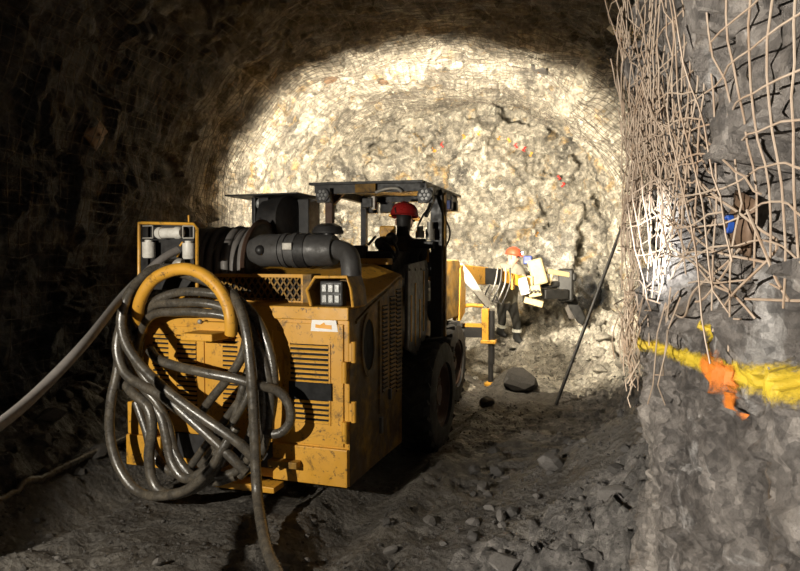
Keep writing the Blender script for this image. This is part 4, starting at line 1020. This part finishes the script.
def reg(p):
    if (p - hc).length < .14 and p.z > hc.z - .13: return 'skin'
    if min((p - wl).length, (p - wrr).length) < .20 and p.z > wz + .1 and (p - ch).length > .36: return 'skin' if min((p - wl).length - 0, (p - wrr).length) > .03 else 'jacket'
    if p.z > wz - .02: return 'jacket'
    if p.z < min(fl_.z, fr2.z) + .24: return 'boots'
    return 'trousers'
pw = thing('person', 'person in olive jacket and red hard hat with lit cap lamp behind the drill boom', 'person', (0, 0, 0))
bd = skinned('driller', j, e, 'pelvis', reg); bd.parent = pw
head_parts(pw, hc, fw, M['hat2'], True)
kn = j['lknee'][0]; MB().lathe([(-.025, .080), (.025, .083)], kn.lerp(fl_, .25), fl_ - kn, 20).build('reflective_band', M['tape'], pw, smooth=40)
MB().lathe([(-.025, .080), (.025, .083)], j['rknee'][0].lerp(fr2, .25), fr2 - j['rknee'][0], 20).build('reflective_band', M['tape'], pw, smooth=40)

# the operator on the jumbo, seen from behind
hc = JM @ V(.60, 1.98, 2.075); fw = JM.to_3x3() @ V(.35, 1, -.12); X = JM.to_3x3() @ V(1, 0, 0); Yv = JM.to_3x3() @ V(0, 1, 0)
pl = hc + V(0, 0, -.66) ; ch = hc + V(0, 0, -.28) - Yv * .02
j = {'pelvis': (pl, (.17, .13)), 'waist': (pl.lerp(ch, .45), (.16, .12)), 'chest': (ch, (.19, .13)), 'collar': (ch + V(0, 0, .10), (.11, .085))}
e = [('pelvis', 'waist'), ('waist', 'chest'), ('chest', 'collar')]
head_joints(j, e, hc, fw, 'collar')
for s, nm_ in ((-1, 'l'), (1, 'r')):
    hip = pl + X * .1 * s + Yv * .05; kn = hip + Yv * .40 + V(0, 0, .03); ft = kn + Yv * .1 + V(0, 0, -.42)
    j[nm_ + 'hip'] = (hip, .10); j[nm_ + 'knee'] = (kn, .075); j[nm_ + 'ank'] = (ft + V(0, 0, .08), .05); j[nm_ + 'toe'] = (ft + Yv * .16 + V(0, 0, .03), .04)
    e += [('pelvis', nm_ + 'hip'), (nm_ + 'hip', nm_ + 'knee'), (nm_ + 'knee', nm_ + 'ank'), (nm_ + 'ank', nm_ + 'toe')]
    a = ch + X * .19 * s + V(0, 0, .05); b_ = a + X * .05 * s + Yv * .06 + V(0, 0, -.27); c = b_ + Yv * .24 + V(0, 0, .02) - X * .05 * s
    j[nm_ + 'sh'] = (a, .08); j[nm_ + 'el'] = (b_, .058); j[nm_ + 'wr'] = (c, .034)
    e += [('chest', nm_ + 'sh'), (nm_ + 'sh', nm_ + 'el'), (nm_ + 'el', nm_ + 'wr')]
    hand(j, e, c, nm_ + 'wr', (c - b_), -s, V(0, 0, 1))
def reg2(p):
    if (p - hc).length < .16 and p.z > hc.z - .15: return 'skin' if (p - hc).dot(fw) > .03 else 'hair'
    d = min((p - j['lwr'][0]).length, (p - j['rwr'][0]).length)
    if d < .17 and (p - JM @ V(.6, 1.98, p.z)).dot(Yv) > .24 and p.z > pl.z + .08: return 'skin'
    return 'trousers'
po = thing('person', 'person in a dark red hard hat seated at the controls under the rig canopy', 'person', (0, 0, 0))
bd = skinned('operator', j, e, 'pelvis', reg2); bd.parent = po
head_parts(po, hc, fw, M['hat'], None, 1.12)

# ================================================================== light
def lamp(name, kind, loc, to, power, col, size=.05, ang=120, blend=.4):
    l = bpy.data.lights.new(name, kind); l.energy = power; l.color = col; l.shadow_soft_size = size
    if kind == 'SPOT': l.spot_size = math.radians(ang); l.spot_blend = blend
    o = bpy.data.objects.new(name, l); C.objects.link(o); o.location = loc
    o.rotation_euler = (Vector(to) - Vector(loc)).to_track_quat('-Z', 'Y').to_euler(); return o
def jw(x, y, z): return JM @ V(x, y, z)
# jumbo floods facing the heading; the last is an added fill for the jack
for x, p, to in ((-.02, 2000, (-2.0, 12, 2.4)), (.18, 1750, (-1.0, 12, 2.2)), (.88, 600, (.1, 12, 1.5))):
    lamp('flood_and_fill', 'SPOT', jw(x, 2.78, cz - .12), to, p, (1, .88, .68), .06, 134, .55)
# cap lamps of the crew standing behind the jumbo
lamp('cap_lamp_crew', 'SPOT', (-2.9, .3, 1.85), (-1.15, 4, .8), 740, (1, .93, .80), .02, 62, .3)
lamp('cap_lamp_crew', 'SPOT', (-2.2, .0, 1.8), (.62, 2.25, 1.4), 880, (1, .94, .86), .02, 70, .6)
lamp('cap_lamp_beam', 'SPOT', (-2.2, .0, 1.8), tuple(atX(665, 248, .6)), 4200, (.94, .97, 1), .02, 8.5, 1)
hl = lamp('cap_lamp_driller', 'SPOT', atY(523, 252, 10.6), atY(560, 262, 11.6), 40, (.75, .85, 1), .03, 60, .8)
w = bpy.data.worlds.new('world'); bpy.context.scene.world = w; w.use_nodes = True
w.node_tree.nodes['Background'].inputs[0].default_value = (.9, .95, 1, 1); w.node_tree.nodes['Background'].inputs[1].default_value = .012
vs_ = bpy.context.scene.view_settings
vs_.view_transform = 'Standard'; vs_.look = 'None'; vs_.exposure = 0; vs_.gamma = 1; vs_.use_curve_mapping = False
bpy.context.scene.cycles.max_bounces = 6
